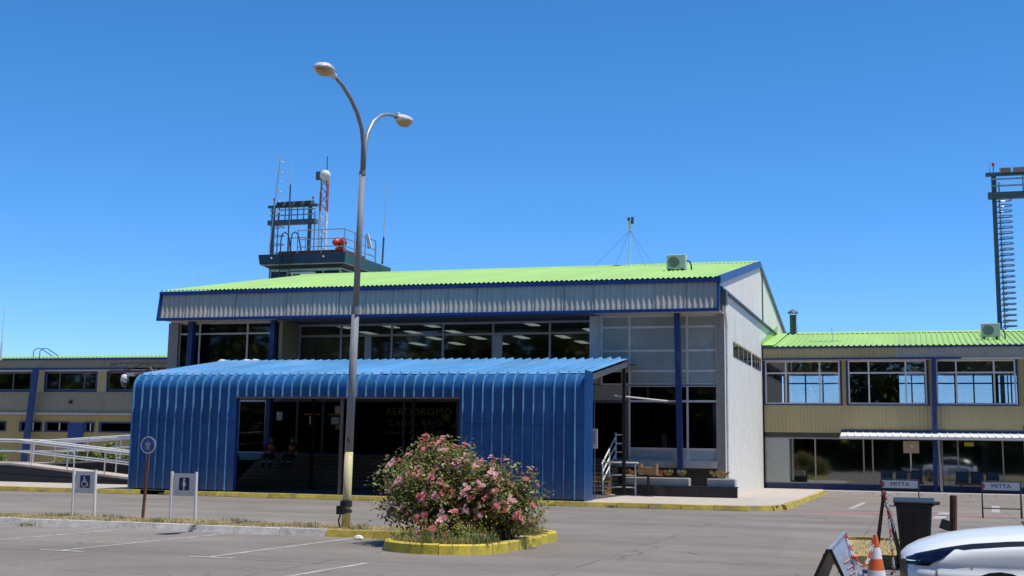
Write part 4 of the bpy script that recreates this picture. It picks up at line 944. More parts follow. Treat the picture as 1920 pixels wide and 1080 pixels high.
# floodlight gantries
def gantry(lab, x0, x1, y, z0, z1, hoop0, nlamp, group='floodlight gantries behind the buildings', s=1.0, right=True):
    t = thing('floodlight_gantry', lab, 'floodlight mast', (x0, y, 0), group)
    for x in (x0, x1):
        MB().bar((x-.12*s, y, z0), (x-.12*s, y, z1+.5*s), .27*s, .22*s, up=(0, 1, 0)).build('leg', 'mast_grey', t); MB().bar((x+.22*s, y+.3, z0), (x+.22*s, y+.3, z1), .08*s, .1*s, up=(0, 1, 0)).build('leg', 'steel_galv', t)
    box('lower_beam', 'mast_grey', t, x0-.5*s, x1+.5*s, y-.3*s, y+.3*s, z1-1.15*s, z1-.75*s)
    for z in (z1-.35*s, z1+.1*s): MB().bar((x0-.3*s, y-.3, z), (x1+.5*s, y-.3, z), .1*s, .1*s).build('guard_rail', 'steel_galv', t)
    box('upper_beam', 'mast_grey', t, x0-.6*s, x1+.6*s, y-.2*s, y+.2*s, z1+.38*s, z1+.58*s)
    n = 6
    for i in range(n+1):
        x = x0+(x1-x0)*i/n; MB().bar((x, y-.3, z1-.8*s), (x, y-.3, z1+.4*s), .07*s).build('guard_post', 'mast_grey', t)
    for i in range(nlamp):
        x = x0+.35*s+(x1-x0)*(i+.35)/nlamp
        l_ = MB().prism([(x-.34*s, y-.5*s, z1+.45*s), (x-.34*s, y-.25*s, z1+.85*s), (x-.34*s, y+.3*s, z1+.95*s), (x-.34*s, y+.3*s, z1+.55*s)], (.68*s, 0, 0)).build('floodlight', 'mast_grey', t)
        MB().add([(x-.31*s, y-.515*s, z1+.47*s), (x+.31*s, y-.515*s, z1+.47*s), (x+.31*s, y-.265*s, z1+.85*s), (x-.31*s, y-.265*s, z1+.85*s)], [(0, 1, 2, 3)]).build('lens', 'car_dark', l_)
    z = hoop0
    while z < z1-1.0*s:                            # ladder cage hoops
        xx = x0+.1*s; hp = [(xx, y-.3*s, z), (xx+.45*s, y-.42*s, z), (xx+.78*s, y-.3*s, z), (xx+.85*s, y, z), (xx+.78*s, y+.3*s, z), (xx+.45*s, y+.42*s, z), (xx, y+.3*s, z)]
        MB().tube(hp, .04*s, 5).build('cage_hoop', 'steel_galv', t); MB().bar((xx-.1*s, y-.25*s, z-.14*s), (xx+.3*s, y-.25*s, z-.14*s), .05*s).build('rung', 'mast_grey', t); z += .36*s if right else .8
    for x in ((x0-.1*s, x1+.1*s) if not right else (x0-.1*s,)):
        MB().tube([(x, y, z1+.5*s), (x, y, z1+1.15*s)], .03*s, 5).build('lamp_stem', 'mast_grey', t); MB().lathe([(.07*s, 0), (.1*s, .06*s), (.09*s, .2*s), (.03*s, .25*s)], (x, y, z1+1.05*s), 8).build('red_lamp', 'beacon_red', t)
    return t
gantry('tall floodlight gantry with ladder cage at the right picture edge', 5.05, 14.5, 85, 0, 18.75, 9.0, 12, s=.95)
gantry('distant floodlight gantry with red lamps behind the control tower', -55.6, -51.9, 105, 0, 22.9, 17.5, 4, s=1.05, right=False)
whip('whip_antenna', 'thin whip antenna standing on the right-hand floodlight gantry', 4.75, 85, 19.2, 21.6, .025)
# red and white lattice mast
lm = thing('lattice_mast', 'slim red and white lattice mast with a white dish on top', 'mast', (-48.3, 100, 0))
cor = [(-48.75, 100), (-47.85, 100), (-48.3, 100.8)]
for k, (z0, z1) in enumerate(((0, 18.2), (18.2, 21.8), (21.8, 25.4))):
    mm = ('mast_red', 'mast_white', 'mast_red')[k]
    for x, y in cor: MB().tube([(x+(-48.3-x)*z0/60, y, z0), (x+(-48.3-x)*z1/60, y, z1)], .07, 5).build('leg', mm, lm)
    z = max(z0, 15.5); i = 0
    while z < z1-.01:
        b = MB()
        for q in range(3):
            p, r_ = cor[q], cor[(q+1) % 3]; f0 = z/60; f1 = min(z+.72, z1)/60
            A = (p[0]+(-48.3-p[0])*f0, p[1], z); B_ = (r_[0]+(-48.3-r_[0])*f1, r_[1], min(z+.72, z1)); b.tube([A, B_] if i % 2 else [(A[0], A[1], B_[2]), (B_[0], B_[1], A[2])], .035, 4)
        b.build('lacing', mm, lm); z += .72; i += 1
d_ = MB().lathe([(.02, 0), (.3, .05), (.44, .2), (.48, .36), (.36, .55), (.08, .62)], (0, 0, 0), 18).build('dish', 'dish_white', lm, True); d_.rotation_euler = (R(-70), 0, R(20)); d_.location = Vector((-47.9, 99.2, 24.7)) - world_loc(lm)
MB().tube([(-48.1, 100, 24), (-48.1, 100, 26.6)], .05, 6).build('spike', 'mast_grey', lm); box('radio_box', 'mast_grey', lm, -48.9, -48.4, 99.5, 99.8, 24.5, 25.2)

# ================================================================== ROOF EQUIPMENT
def aircon(lab, x, y, z, w=.82, h=.62, d=.34):
    t = thing('air_conditioner', lab, 'air conditioner', (x, y, z), 'rooftop air conditioners')
    box('casing', 'ac_body', t, x, x+w, y, y+d, z+.12, z+.12+h, bev=.02)
    fr_ = box('front_panel', 'ac_front', t, x+.02, x+w-.02, y-.012, y-.002, z+.14, z+.1+h)
    MB().tube([(x+w*.38, y-.02, z+.12+h/2), (x+w*.38, y-.014, z+.12+h/2)], .25, 24).build('fan_opening', 'ac_grille', fr_)
    gb = MB()
    for rad in (.06, .12, .18, .24):
        for k in range(20):
            a, c = 6.283*k/20, 6.283*(k+1)/20; gb.tube([(x+w*.38+rad*math.cos(a), y-.03, z+.12+h/2+rad*math.sin(a)), (x+w*.38+rad*math.cos(c), y-.03, z+.12+h/2+rad*math.sin(c))], .007, 4, False)
    gb.build('fan_grille', 'ac_front', fr_)
    for k in (.15, .8): box('foot', 'black_paint', t, x+w*k-.05, x+w*k+.05, y-.05, y+d+.05, z-.05, z+.12)
    MB().tube([(x+w+.0, y+.2, z+.5), (x+w+.14, y+.2, z+.46), (x+w+.2, y+.2, z+.3), (x+w+.22, y+.2, z-.02)], .035, 6).build('pipe', 'black_rubber', t)
aircon('white air conditioner near the right end of the terminal roof', -10.0, 54, 9.26)
aircon('white air conditioner with round fan on the right wing roof', 2.9, 64.2, 7.12, .84, .64)
gm = thing('guyed_antenna_mast', 'slim white pole with small antennas and guy wires on the roof ridge', 'antenna', (-13.1, 60.9, 10.5))
MB().tube([(-13.1, 60.9, 10.5), (-13.05, 60.9, 12.9)], .035, 6).build('pole', 'mast_white', gm)
box('antenna_box', 'dish_white', gm, -13.12, -12.99, 60.8, 60.88, 12.35, 12.75); box('antenna_panel', 'mast_grey', gm, -12.97, -12.86, 60.75, 60.9, 12.62, 12.95); box('antenna_panel', 'mast_grey', gm, -13.15, -13.03, 60.75, 60.85, 12.78, 12.93)
for x, y in ((-14.95, 60.9), (-13.65, 60.3), (-12.2, 60.3), (-11.85, 60.9)): MB().tube([(-13.05, 60.9, 12.35), ((-13.05+x)/2, (60.9+y)/2, 11.38), (x, y, 10.5)], .007, 4).build('guy_wire', 'mast_grey', gm)
ch = thing('chimney', 'rusty chimney flue with a small cowl behind the right wing roof', 'chimney', (-6.1, 68.9, 7.6))
MB().tube([(-6.1, 68.9, 7.6), (-6.1, 68.9, 8.9)], .17, 12).build('flue', 'tower_green', ch); MB().lathe([(.3, 0), (.26, .06), (.04, .2)], (-6.1, 68.9, 9.0), 12).build('cowl', 'mast_grey', ch)
for k in (-1, 1): MB().bar((-6.1+k*.13, 68.9, 8.88), (-6.1+k*.2, 68.9, 9.02), .03).build('cowl_strut', 'mast_grey', ch)
MB().tube([(-5.98, 68.75, 7.6), (-5.98, 68.75, 8.9)], .05, 8).build('side_pipe', 'rust', ch)
whip('whip_antenna', 'thin antenna beside the chimney flue', -5.9, 69, 7.6, 9.8, .018)
va = thing('roof_antenna', 'small antenna cross on the right wing roof', 'antenna', (-3.8, 64, 7.05)); MB().tube([(-3.8, 64, 7.05), (-3.85, 64, 7.75)], .022, 5).build('stem', 'antenna', va); MB().tube([(-4.9, 63.9, 7.1), (-3.4, 63.9, 7.1)], .02, 5).build('boom', 'antenna', va)
lp = thing('ladder_hoops', 'two thin dark hoops of a ladder head on the left wing roof', 'ladder', (-47.2, 62.3, 6.4))
for dx in (0, .42): MB().tube([(-47.62+dx, 62.0, 6.3), (-47.62+dx, 62.0, 6.85), (-47.5+dx, 62.1, 7.02), (-47.35+dx, 62.3, 7.0), (-46.95+dx, 62.8, 6.62)], .025, 5).build('hoop', 'black_paint', lp)
db = thing('roof_debris', 'pale broken roofing scraps lying on the canopy back edge', 'debris', (-26.8, 46.5, 4.9))
for x in (-27.0, -25.9, -25.5): MB().prism([(x-.2, 46.95, 5.08), (x+.18, 46.9, 5.06), (x+.2, 47.0, 5.17), (x-.05, 46.98, 5.2)], (0, .12, 0)).build('scrap', 'gable_white', db)
# dome camera on the canopy corner
cc = thing('security_camera', 'white dome security camera on an arm at the canopy left corner', 'camera', (-28.1, 42, 4))
MB().tube([(-26.7, 42, 3.9), (-27.1, 42, 4.55), (-27.3, 42, 4.35), (-27.6, 42, 4.3), (-28.05, 42, 4.3)], .05, 8).build('arm', 'brown_rail', cc)
MB().lathe([(.06, .34), (.13, .3), (.15, .2), (.15, .08)], (-28.15, 42, 3.95), 16).build('housing', 'dish_white', cc, True); MB().lathe([(.03, -.14), (.1, -.1), (.14, 0), (.15, .08)], (-28.15, 42, 3.95), 16).build('dome', 'ac_grille', cc, True)
box('bracket', 'dish_white', cc, -28.1, -27.75, 41.93, 42.07, 4.22, 4.34)

# ================================================================== STREET LAMP
la = thing('street_lamp', 'tall grey double-armed street lamp with cream painted foot on the median', 'street lamp', (-11.08, 24.5, .12))
Yl = 24.5; T = lambda x, z: (x, Yl, z)
MB().tube([T(-11.08, .1), T(-11.065, 1.62)], [.088, .085], 14).build('painted_foot', 'pole_cream', la, True)
MB().tube([T(-11.065, 1.62), T(-11.02, 4.5)], [.084, .078], 14).build('lower_pole', 'pole_grey', la, True)
MB().tube([T(-11.02, 4.42), T(-11.02, 4.58)], [.092, .092], 14).build('collar', 'pole_grey', la)
MB().tube([T(-11.02, 4.5), T(-10.965, 7.4)], [.066, .062], 14).build('upper_pole', 'pole_grey', la, True)
MB().tube([T(-10.965, 7.36), T(-10.963, 7.44)], [.07, .07], 14).build('collar', 'pole_grey', la)
AX = -10.955; TY = lambda y, z: (AX, y, z)
MB().tube([TY(24.49, 7.4), TY(24.48, 8.0), TY(24.38, 8.32), TY(24.12, 8.6), TY(23.75, 8.82), TY(23.35, 8.98), TY(22.92, 9.07)], [.055, .05, .048, .046, .043, .04, .038], 12).build('arm', 'pole_grey', la, True)
MB().tube([TY(24.52, 7.5), TY(24.56, 7.95), TY(24.68, 8.3), TY(24.95, 8.62), TY(25.37, 8.87), TY(25.8, 9.0), TY(26.3, 9.07)], [.05, .046, .044, .043, .041, .039, .036], 12).build('arm', 'steel_galv', la, True)
def lamp_head(base, dirv, s):
    d = Vector(dirv).normalized()
    side = Vector((1, 0, 0)); up_ = side.cross(d) if side.cross(d).z > 0 else d.cross(side); B_ = Vector(base)
    prof = [(0, .045, .05, .05), (.1, .06, .06, .055), (.2, .10, .085, .04), (.32, .15, .105, .02), (.45, .165, .11, .015), (.56, .13, .08, .015), (.62, .05, .02, .01)]
    b = MB(); n = 14
    for (t, w, hu, hd) in prof:
        for k in range(n):
            a = 6.283*k/n; c_, s_ = math.cos(a), math.sin(a); b.v.append(tuple(B_+d*t*s+side*w*s*c_+up_*(hu if s_ > 0 else hd)*s*s_))
    for i in range(len(prof)-1):
        for k in range(n): b.f.append((i*n+k, i*n+(k+1) % n, (i+1)*n+(k+1) % n, (i+1)*n+k))
    b.f.append(tuple(range(n))); b.f.append(tuple((len(prof)-1)*n+k for k in range(n)))
    hd_ = b.build('lamp_head', 'lamp_head', la, True)
    lb = MB(); lp_ = [(.2, .07, .02), (.27, .12, .06), (.36, .14, .095), (.45, .14, .10), (.53, .11, .07), (.58, .06, .02)]
    for (t, w, hh) in lp_:
        for k in range(9):
            a = math.pi*k/8; lb.v.append(tuple(B_+d*t*s+side*w*s*math.cos(a)-up_*(.01+hh*math.sin(a))*s))
    for i in range(len(lp_)-1):
        for k in range(8): lb.f.append((i*9+k, i*9+k+1, (i+1)*9+k+1, (i+1)*9+k))
    lb.build('lens', 'lamp_lens', hd_, True)
    MB().lathe([(.03, 0), (.035, .04), (.02, .06)], tuple(B_+d*.14*s+up_*.055*s), 8).build('photocell', 'lamp_head', hd_)
lamp_head(TY(22.98, 9.06), (0, -1, .0), 1.22); lamp_head(TY(26.2, 9.06), (0, 1, .02), 1.22)
for z, r_, m_ in ((.62, .12, 'black_rubber'), (.56, .125, 'black_rubber'), (.44, .125, 'black_rubber')):
    MB().tube([T(-11.09, z-.03), T(-11.09, z+.03)], r_, 14).build('band', m_, la)
box('meter_box', 'black_plastic', la, -11.22, -11.06, Yl-.18, Yl-.09, .38, .55); MB().tube([T(-11.2, .4), (-11.22, Yl-.05, .25), (-11.21, Yl, .12)], .018, 6).build('cable', 'black_rubber', la)
text_mesh('pole_number', '6', .16, 'text_black', la, (-11.05, Yl-.083, 1.86), extrude=.001)

# ================================================================== LEFT SIGNS
def park_sign(lab, x0, x1, y, icon, lean=0.):
    t = thing('parking_sign', lab, 'sign', ((x0+x1)/2, y, .1), 'parking bay signs on the median')
    for x in (x0, x1): MB().tube([(x, y, .08), (x+lean, y, 1.14)], .034, 10).build('post', 'rail_white', t)
    box('panel', 'sign_white', t, x0+.035, x1-.035, y-.012, y+.012, .62, 1.10)
    cx, cz = (x0+x1)/2, .875; pw = .125
    bl = box('pictogram_field', 'sign_navy', t, cx-pw, cx+pw, y-.018, y-.0135, cz-.135, cz+.135)
    b = MB(); yy = y-.022
    def disc(c, r_): b.add([(c[0]+r_*math.cos(a*.5236), yy, c[1]+r_*math.sin(a*.5236)) for a in range(12)], [tuple(range(12))[::-1]])
    def seg(p, q, w):
        d = Vector((q[0]-p[0], 0, q[1]-p[1])).normalized(); n_ = Vector((-d.z, 0, d.x))*w/2; b.add([Vector((p[0], yy, p[1]))-n_, Vector((q[0], yy, q[1]))-n_, Vector((q[0], yy, q[1]))+n_, Vector((p[0], yy, p[1]))+n_], [(0, 1, 2, 3)])
    if icon == 'wheelchair':
        disc((cx-.02, cz+.095), .022); seg((cx-.02, cz+.07), (cx-.01, cz-.02), .03); seg((cx-.01, cz-.01), (cx+.05, cz-.01), .024); seg((cx+.05, cz-.0), (cx+.085, cz-.09), .024); seg((cx-.01, cz+.035), (cx+.045, cz+.035), .018)
        for k in range(14):
            a, c = R(110+k*17), R(110+(k+1)*17); seg((cx-.01+.068*math.cos(a), cz-.045+.068*math.sin(a)), (cx-.01+.068*math.cos(c), cz-.045+.068*math.sin(c)), .018)
    else:
        disc((cx, cz+.095), .024); b.add([(cx-.03, yy, cz+.065), (cx+.02, yy, cz+.065), (cx+.05, yy, cz-.01), (cx+.035, yy, cz-.045), (cx-.035, yy, cz-.045)], [(4, 3, 2, 1, 0)]); seg((cx, cz-.04), (cx, cz-.12), .03)
    b.build('pictogram', 'paper', bl)
park_sign('white parking sign with navy wheelchair pictogram on two posts', -18.03, -17.47, 25.2, 'wheelchair', -.03)
park_sign('white parking sign with navy standing figure pictogram on two posts', -15.54, -14.94, 25.2, 'figure', -.02)
rs = thing('round_sign', 'faded round blue sign on a rusty leaning post', 'sign', (-16.3, 25.3, .1))
MB().tube([(-16.3, 25.3, .05), (-16.235, 25.3, 1.62)], .035, 8).build('post', 'rust', rs)
for r_, y0, m_, nm in ((.19, 25.27, 'sign_white', 'rim'), (.16, 25.262, 'sign_blue', 'face')): MB().tube([(-16.24, y0, 1.70), (-16.24, y0-.006, 1.70)], r_, 28).build(nm, m_, rs)
MB().add([(-16.33, 25.252, 1.72), (-16.24, 25.252, 1.80), (-16.15, 25.252, 1.72), (-16.19, 25.252, 1.70), (-16.19, 25.252, 1.60), (-16.29, 25.252, 1.60), (-16.29, 25.252, 1.70)], [tuple(range(7))[::-1]]).build('arrow', 'steel_galv', rs)
lt = MB().lathe([(.05, 0), (.11, .02), (.08, .06), (.03, .08)], (-10.15, 23.05, .0), 7); lit = lt.build('litter', 'paper'); tag(lit, 'crumpled white litter at the kerb beside the rose island', 'litter')
lit.scale = (1, .7, 1); lit.location.y = 23.05*.3

# ================================================================== RIGHT FOREGROUND
def barrier(lab, x, y, rz=0):
    t = thing('folding_barrier', lab, 'barrier', (x, y, 0), 'folding advertising barriers')
    w = 1.03
    for s_, k in ((-1, .22), (1, -.22)):
        for xx in (x, x+w): MB().tube([(xx, y, 1.03), (xx, y+k, 0)], .016, 6).build('leg', 'black_paint', t)
        MB().tube([(x, y+k*.75, .27), (x+w, y+k*.75, .27)], .014, 6).build('cross_rail', 'black_paint', t)
    MB().tube([(x, y, 1.03), (x+w, y, 1.03)], .016, 6).build('top_rail', 'black_paint', t)
    bd = box('board', 'sign_white', t, x+.02, x+w-.02, y-.04, y-.025, .785, 1.0)
    box('lower_strip', 'black_paint', t, x, x+w, y-.03, y+.0, .735, .775)
    MB().add([(x+.025, y-.046, .89+.085*math.sin(a)) if i == 0 else (x+.025+.06*math.cos(a), y-.046, .89+.085*math.sin(a)) for i, a in enumerate([R(-90+18*k) for k in range(11)])], [tuple(range(11))[::-1]]).build('red_mark', 'text_red', bd)
    text_mesh('lettering', 'MITTA', .16, 'text_black', bd, (x+w/2+.0, y-.046, .892), extrude=.001, sx=1.15)
    return t
barrier('black folding barrier with white MITTA board behind the wheelie bin', -1.1, 40)
barrier('black folding barrier with white MITTA board at the right picture edge', 1.65, 40)
def bench(lab, x, y):
    t = thing('waiting_bench', lab, 'bench', (x, y, .15), 'waiting benches under the awning')
    for i in range(3):
        xx = x+i*.64
        o = MB().prism([(xx, y+.38, .62), (xx+.5, y+.38, .62), (xx+.48, y+.5, 1.06), (xx+.02, y+.5, 1.06)], (0, .04, 0)).build('backrest', 'black_plastic', t); bevel(o, .02)
        bevel(box('seat', 'black_plastic', t, xx, xx+.5, y-.05, y+.38, .56, .61), .015)
    MB().bar((x-.05, y+.2, .52), (x+1.85, y+.2, .52), .06).build('beam', 'black_paint', t)
    for xx in (x+.2, x+1.6): MB().bar((xx, y+.2, .17), (xx, y+.2, .5), .05).build('leg', 'black_paint', t); MB().bar((xx, y-.05, .17), (xx, y+.45, .17), .05, .03).build('foot', 'black_paint', t)
bench('row of three black seats under the awning behind the left MITTA barrier', -1.72, 60.95); bench('row of three black seats under the awning near the right picture edge', 1.5, 60.95)

# wheelie bin
wb_ = thing('wheelie_bin', 'black plastic wheelie bin with closed lid in front of the yellow kerb', 'bin', (-.12, 21.15, 0))
bc, by = -.115, 20.9
o = MB().add([(bc-.20, by+.05, .06), (bc+.20, by+.05, .06), (bc+.20, by+.48, .06), (bc-.20, by+.48, .06), (bc-.265, by, .98), (bc+.265, by, .98), (bc+.265, by+.6, .98), (bc-.265, by+.6, .98)], [(0, 3, 2, 1), (4, 5, 6, 7), (0, 1, 5, 4), (1, 2, 6, 5), (2, 3, 7, 6), (3, 0, 4, 7)]).build('body', 'black_plastic', wb_); bevel(o, .03, 3)
o = MB().box(bc-.29, bc+.29, by-.03, by+.62, .955, .99).build('rim', 'black_plastic', wb_); bevel(o, .012)
o = MB().prism([(bc-.3, by-.04, .995), (bc-.3, by-.02, 1.035), (bc-.3, by+.3, 1.075), (bc-.3, by+.6, 1.05), (bc-.3, by+.66, .995)], (.6, 0, 0)).build('lid', 'black_plastic', wb_); bevel(o, .015, 3)
MB().tube([(bc-.22, by+.72, 1.0), (bc+.22, by+.72, 1.0)], .02, 8).build('handle', 'black_plastic', wb_)
MB().tube([(bc+.28, by+.5, .99), (bc+.36, by+.45, 1.0), (bc+.36, by+.2, 1.0), (bc+.28, by+.15, .99)], .025, 8).build('side_handle', 'black_plastic', wb_)
for s_ in (-1, 1): MB().tube([(bc+s_*.22, by+.55, .1), (bc+s_*.28, by+.55, .1)], .1, 16).build('wheel', 'tyre', wb_)
for xx in (-.12, 0, .12): MB().bar((bc+xx, by+.03, .15), (bc+xx*1.25, by-.012, .93), .03, .02).build('rib', 'black_plastic', wb_)

# rusty stub post with lamp
rpst = thing('stub_post', 'short rusty steel post with a small black lamp box', 'post', (.69, 32, 0))
MB().tube([(.69, 32, 0), (.72, 32, .83)], .062, 10).build('post', 'rust', rpst); MB().bar((.61, 31.98, 0), (.645, 31.98, .83), .05, .05).build('angle', 'black_paint', rpst)
o = MB().box(-.09, .09, -.1, .08, -.11, .11).build('lamp_box', 'black_plastic', rpst); o.rotation_euler = (0, R(20), R(20)); o.location = Vector((.5, 31.95, .16)) - world_loc(rpst)

# A-frame easel seen end-on
af = thing('folding_easel', 'black folding A-frame stand seen end-on beside the wheelie bin', 'stand', (-.5, 20.4, 0))
for (x, y) in ((-.72, 20.75), (-.28, 20.3)):
    for dy in (0, .5):
        MB().bar((-.53, 20.2+dy, 1.17), (x+(.02 if dy else 0), y-.25+dy, 0), .035, .05).build('leg', 'black_paint', af)
MB().bar((-.53, 20.15, 1.17), (-.53, 20.75, 1.17), .03, .03).build('hinge_bar', 'black_paint', af); MB().bar((-.36, 20.1, .28), (-.36, 20.6, .28), .025).build('stay', 'black_paint', af)
MB().bar((-.64, 20.25, .22), (-.33, 20.08, .17), .02).build('stay', 'black_paint', af)
MB().prism([(-.51, 20.19, 1.12), (-.40, 20.13, .6), (-.40, 20.6, .6), (-.51, 20.66, 1.12)], (.012, 0, .004)).build('board', 'board_metal', af)
# leaning sign board
sb = thing('a_board', 'scuffed grey metal A-board with faded red print and black edge frame', 'sign', (-1.05, 17.4, 0))
P = [Vector((-1.2, 17.1, 0)), Vector((-1.19, 17.1, .50)), Vector((-.97, 17.75, .70)), Vector((-.74, 17.75, 0))]
bdp = MB().prism([(-.86, 16.95, .0), (-1.10, 16.95, .52), (-.95, 17.75, .70), (-.66, 17.75, .0)], (-.014, -.0, -.006)).build('front_board', 'board_metal', sb)
MB().prism([(-1.38, 16.95, .0), (-1.13, 16.95, .52), (-.98, 17.75, .70), (-1.25, 17.75, .0)], (.012, 0, -.006)).build('rear_board', 'black_paint', sb)
MB().bar((-.855, 16.935, 0), (-1.1, 16.935, .54), .035, .04).build('edge_frame', 'black_paint', sb); MB().bar((-1.39, 16.935, 0), (-1.13, 16.935, .54), .035, .04).build('edge_frame', 'black_paint', sb)
MB().bar((-1.115, 16.93, .535), (-.96, 17.77, .715), .05, .03).build('top_hinge', 'board_metal', sb)
for k in range(4):
    u = .25+.12*k; a = Vector((-.86, 16.95, 0)).lerp(Vector((-1.10, 16.95, .52)), u); c = Vector((-.66, 17.75, 0)).lerp(Vector((-.95, 17.75, .70)), u)
    p, q = a.lerp(c, .35)+Vector((.01, 0, .005)), a.lerp(c, .7)+Vector((.01, 0, .005)); dz = Vector((-.010, 0, .022)); MB().add([p, q, q+dz, p+dz], [(0, 1, 2, 3)]).build('faded_print', 'faded_red', bdp)
# traffic cone
def cone(lab, x, y, s=1.):
    t = thing('traffic_cone', lab, 'traffic cone', (x, y, 0), 'traffic cones with chain')
    bevel(box('base', 'cone_orange', t, x-.2*s, x+.2*s, y-.2*s, y+.2*s, 0, .04*s), .015)
    zz = [.04, .24, .30+.0, .46, .56, .70]; rad = lambda z: (.15-(z-.04)*.18)*s
    cols = ['cone_orange', 'cone_white', 'cone_orange', 'cone_white', 'cone_orange']
    zz = [.04, .10, .26, .41, .56, .73]
    for (a, c), m_ in zip(zip(zz, zz[1:]), cols): MB().tube([(x, y, a*s), (x, y, c*s)], [rad(a), rad(c)], 24).build('band', m_, t, False)
    return t
cone('orange and white traffic cone carrying a red and white chain', -.585, 17.8, .95)
pc = thing('chain_post', 'low white post with orange cap holding the plastic chain', 'post', (-.84, 17.5, 0))
MB().tube([(-.84, 17.5, 0), (-.84, 17.5, .40)], .03, 10).build('post', 'rail_white', pc); MB().lathe([(.04, 0), (.045, .03), (.02, .06)], (-.84, 17.5, .40), 10).build('cap', 'cone_orange', pc)
chn = thing('plastic_chain', 'red and white plastic chain hung from A-board to cone', 'chain', (-.8, 17.6, .4))
def chain(pts, n, parent):
    P_ = [Vector(p) for p in pts]; d = [0]
    for a, c in zip(P_, P_[1:]): d.append(d[-1]+(c-a).length)
    def at(t):
        for i in range(len(P_)-1):
            if d[i+1] >= t: return P_[i].lerp(P_[i+1], (t-d[i])/(d[i+1]-d[i]))
        return P_[-1]
    L_ = d[-1]
    for k in range(n):
        a, c = at(L_*k/n), at(L_*(k+1.25)/n); m_ = (a+c)/2; dr = (c-a).normalized(); sd_ = dr.cross(Vector((0, 1, 0)) if k % 2 else Vector((.3, .2, 1)).normalized()).normalized(); l_ = (c-a).length/2; ring = []
        for q in range(9):
            ang = 6.283*q/8; ring.append(m_+dr*l_*math.cos(ang)+sd_*.016*math.sin(ang))
        MB().tube(ring, .0065, 5, False).build('link', 'chain_red' if (k//4) % 2 == 0 else 'rail_white', parent)
cat = lambda a, c, sag, n=10: [Vector(a).lerp(Vector(c), i/n)-Vector((0, 0, sag*4*(i/n)*(1-i/n))) for i in range(n+1)]
chain(cat((-.95, 17.7, .71), (-.84, 17.46, .43), .03)+cat((-.83, 17.46, .42), (-.60, 17.75, .66), .22)[1:], 44, chn)
ch2 = thing('plastic_chain', 'red and white plastic chain dangling from the A-frame stand', 'chain', (-.5, 20, .6)); chain([(-.53, 20.12, 1.19), (-.47, 20.08, .95), (-.44, 20.05, .5), (-.41, 20.03, .04)], 34, ch2)
tp = MB().tube([(-.48, 20.1, 1.12), (-.41, 20.1, 1.16)], .012, 5).tube([(-.59, 20.1, 1.12), (-.55, 20.1, 1.16)], .010, 5).build('tape_knot', 'rail_white', af)

# ================================================================== WHITE CAR (only its front shows)
def lerp_tab(tab, t):
    for (a, va), (c, vc) in zip(tab, tab[1:]):
        if t <= c: k = (t-a)/(c-a) if c > a else 0; k = max(0, min(1, k)); return va+(vc-va)*k
    return tab[-1][1]
CX, CY = -.20, 12.95                             # nose tip, centre line
HW = .90
halfw = [(0, .50), (.05, .66), (.15, .79), (.3, .86), (.6, .895), (1.2, .90), (3.2, .90), (4.0, .86), (4.35, .72), (4.45, .6)]
hoodz = [(0, .80), (.05, .845), (.15, .90), (.35, .965), (.6, 1.01), (.9, 1.045), (1.25, 1.075), (1.45, 1.10), (3.6, 1.05), (4.3, 1.0), (4.45, .95)]
shz = [(0, .76), (.05, .80), (.15, .84), (.35, .885), (.6, .93), (.9, .96), (1.3, .985), (3.4, .99), (4.3, .95), (4.45, .9)]
roofz_ = [(1.25, 0), (1.9, .52), (2.3, .60), (3.2, .58), (3.9, .40), (4.35, 0)]
car = thing('parked_car', 'white car with dark swept headlight parked at the bottom right corner', 'car', (CX+2.2, CY, 0))
def body_pt(t, v):
    """t metres from the nose; v 0 sill .. 1 bonnet centre, near side (towards -Y)"""
    w = lerp_tab(halfw, t); zs = lerp_tab(shz, t); zh = lerp_tab(hoodz, t)
    pr = [(0, w-.06, .26), (.12, w-.015, .40), (.26, w+.012, .58), (.36, w+.03, .70), (.42, w-.014, .748), (.50, w-.014, .80), (.60, w-.03, zs-.045), (.68, w-.075, zs), (.74, w-.105, zs+.012), (.80, w-.17, zh-.022), (.90, w*.5, zh+.012), (1, 0, zh+.025)]
    for a, c in zip(pr, pr[1:]):
        if v <= c[0]:
            k = (v-a[0])/(c[0]-a[0]); y = a[1]+(c[1]-a[1])*k; z = a[2]+(c[2]-a[2])*k; break
    else: y, z = pr[-1][1:]
    # nose: pull in low front
    if t < .3 and v < .6: z = z
    return Vector((CX+t, CY-y, z))
TS = [0, .02, .05, .1, .16, .24, .34, .45, .6, .75, .9, 1.1, 1.3, 1.6, 2.0, 2.5, 3.0, 3.5, 3.9, 4.2, 4.35, 4.45]
VS = [0, .06, .12, .19, .26, .30, .34, .38, .42, .46, .50, .55, .60, .64, .68, .74, .80, .85, .90, .95, 1]
arches = ((.82, .36), (3.55, .36))
b = MB(); idx = {}
def mir(p): return Vector((p.x, 2*CY-p.y, p.z))
for side in (0, 1):
    for i, t in enumerate(TS):
        for j, v in enumerate(VS):
            p = body_pt(t, v); idx[side, i, j] = len(b.v); b.v.append(tuple(mir(p) if side else p))
    for i in range(len(TS)-1):
        for j in range(len(VS)-1):
            q = (idx[side, i, j], idx[side, i+1, j], idx[side, i+1, j+1], idx[side, i, j+1]); b.f.append(q if not side else q[::-1])
nose = [idx[0, 0, j] for j in range(len(VS))]+[idx[1, 0, j] for j in reversed(range(len(VS)-1))]; b.f.append(tuple(nose))
tail = [idx[0, len(TS)-1, j] for j in range(len(VS))]+[idx[1, len(TS)-1, j] for j in reversed(range(len(VS)-1))]; b.f.append(tuple(reversed(tail)))
bo = b.build('body', 'car_white', car, True)
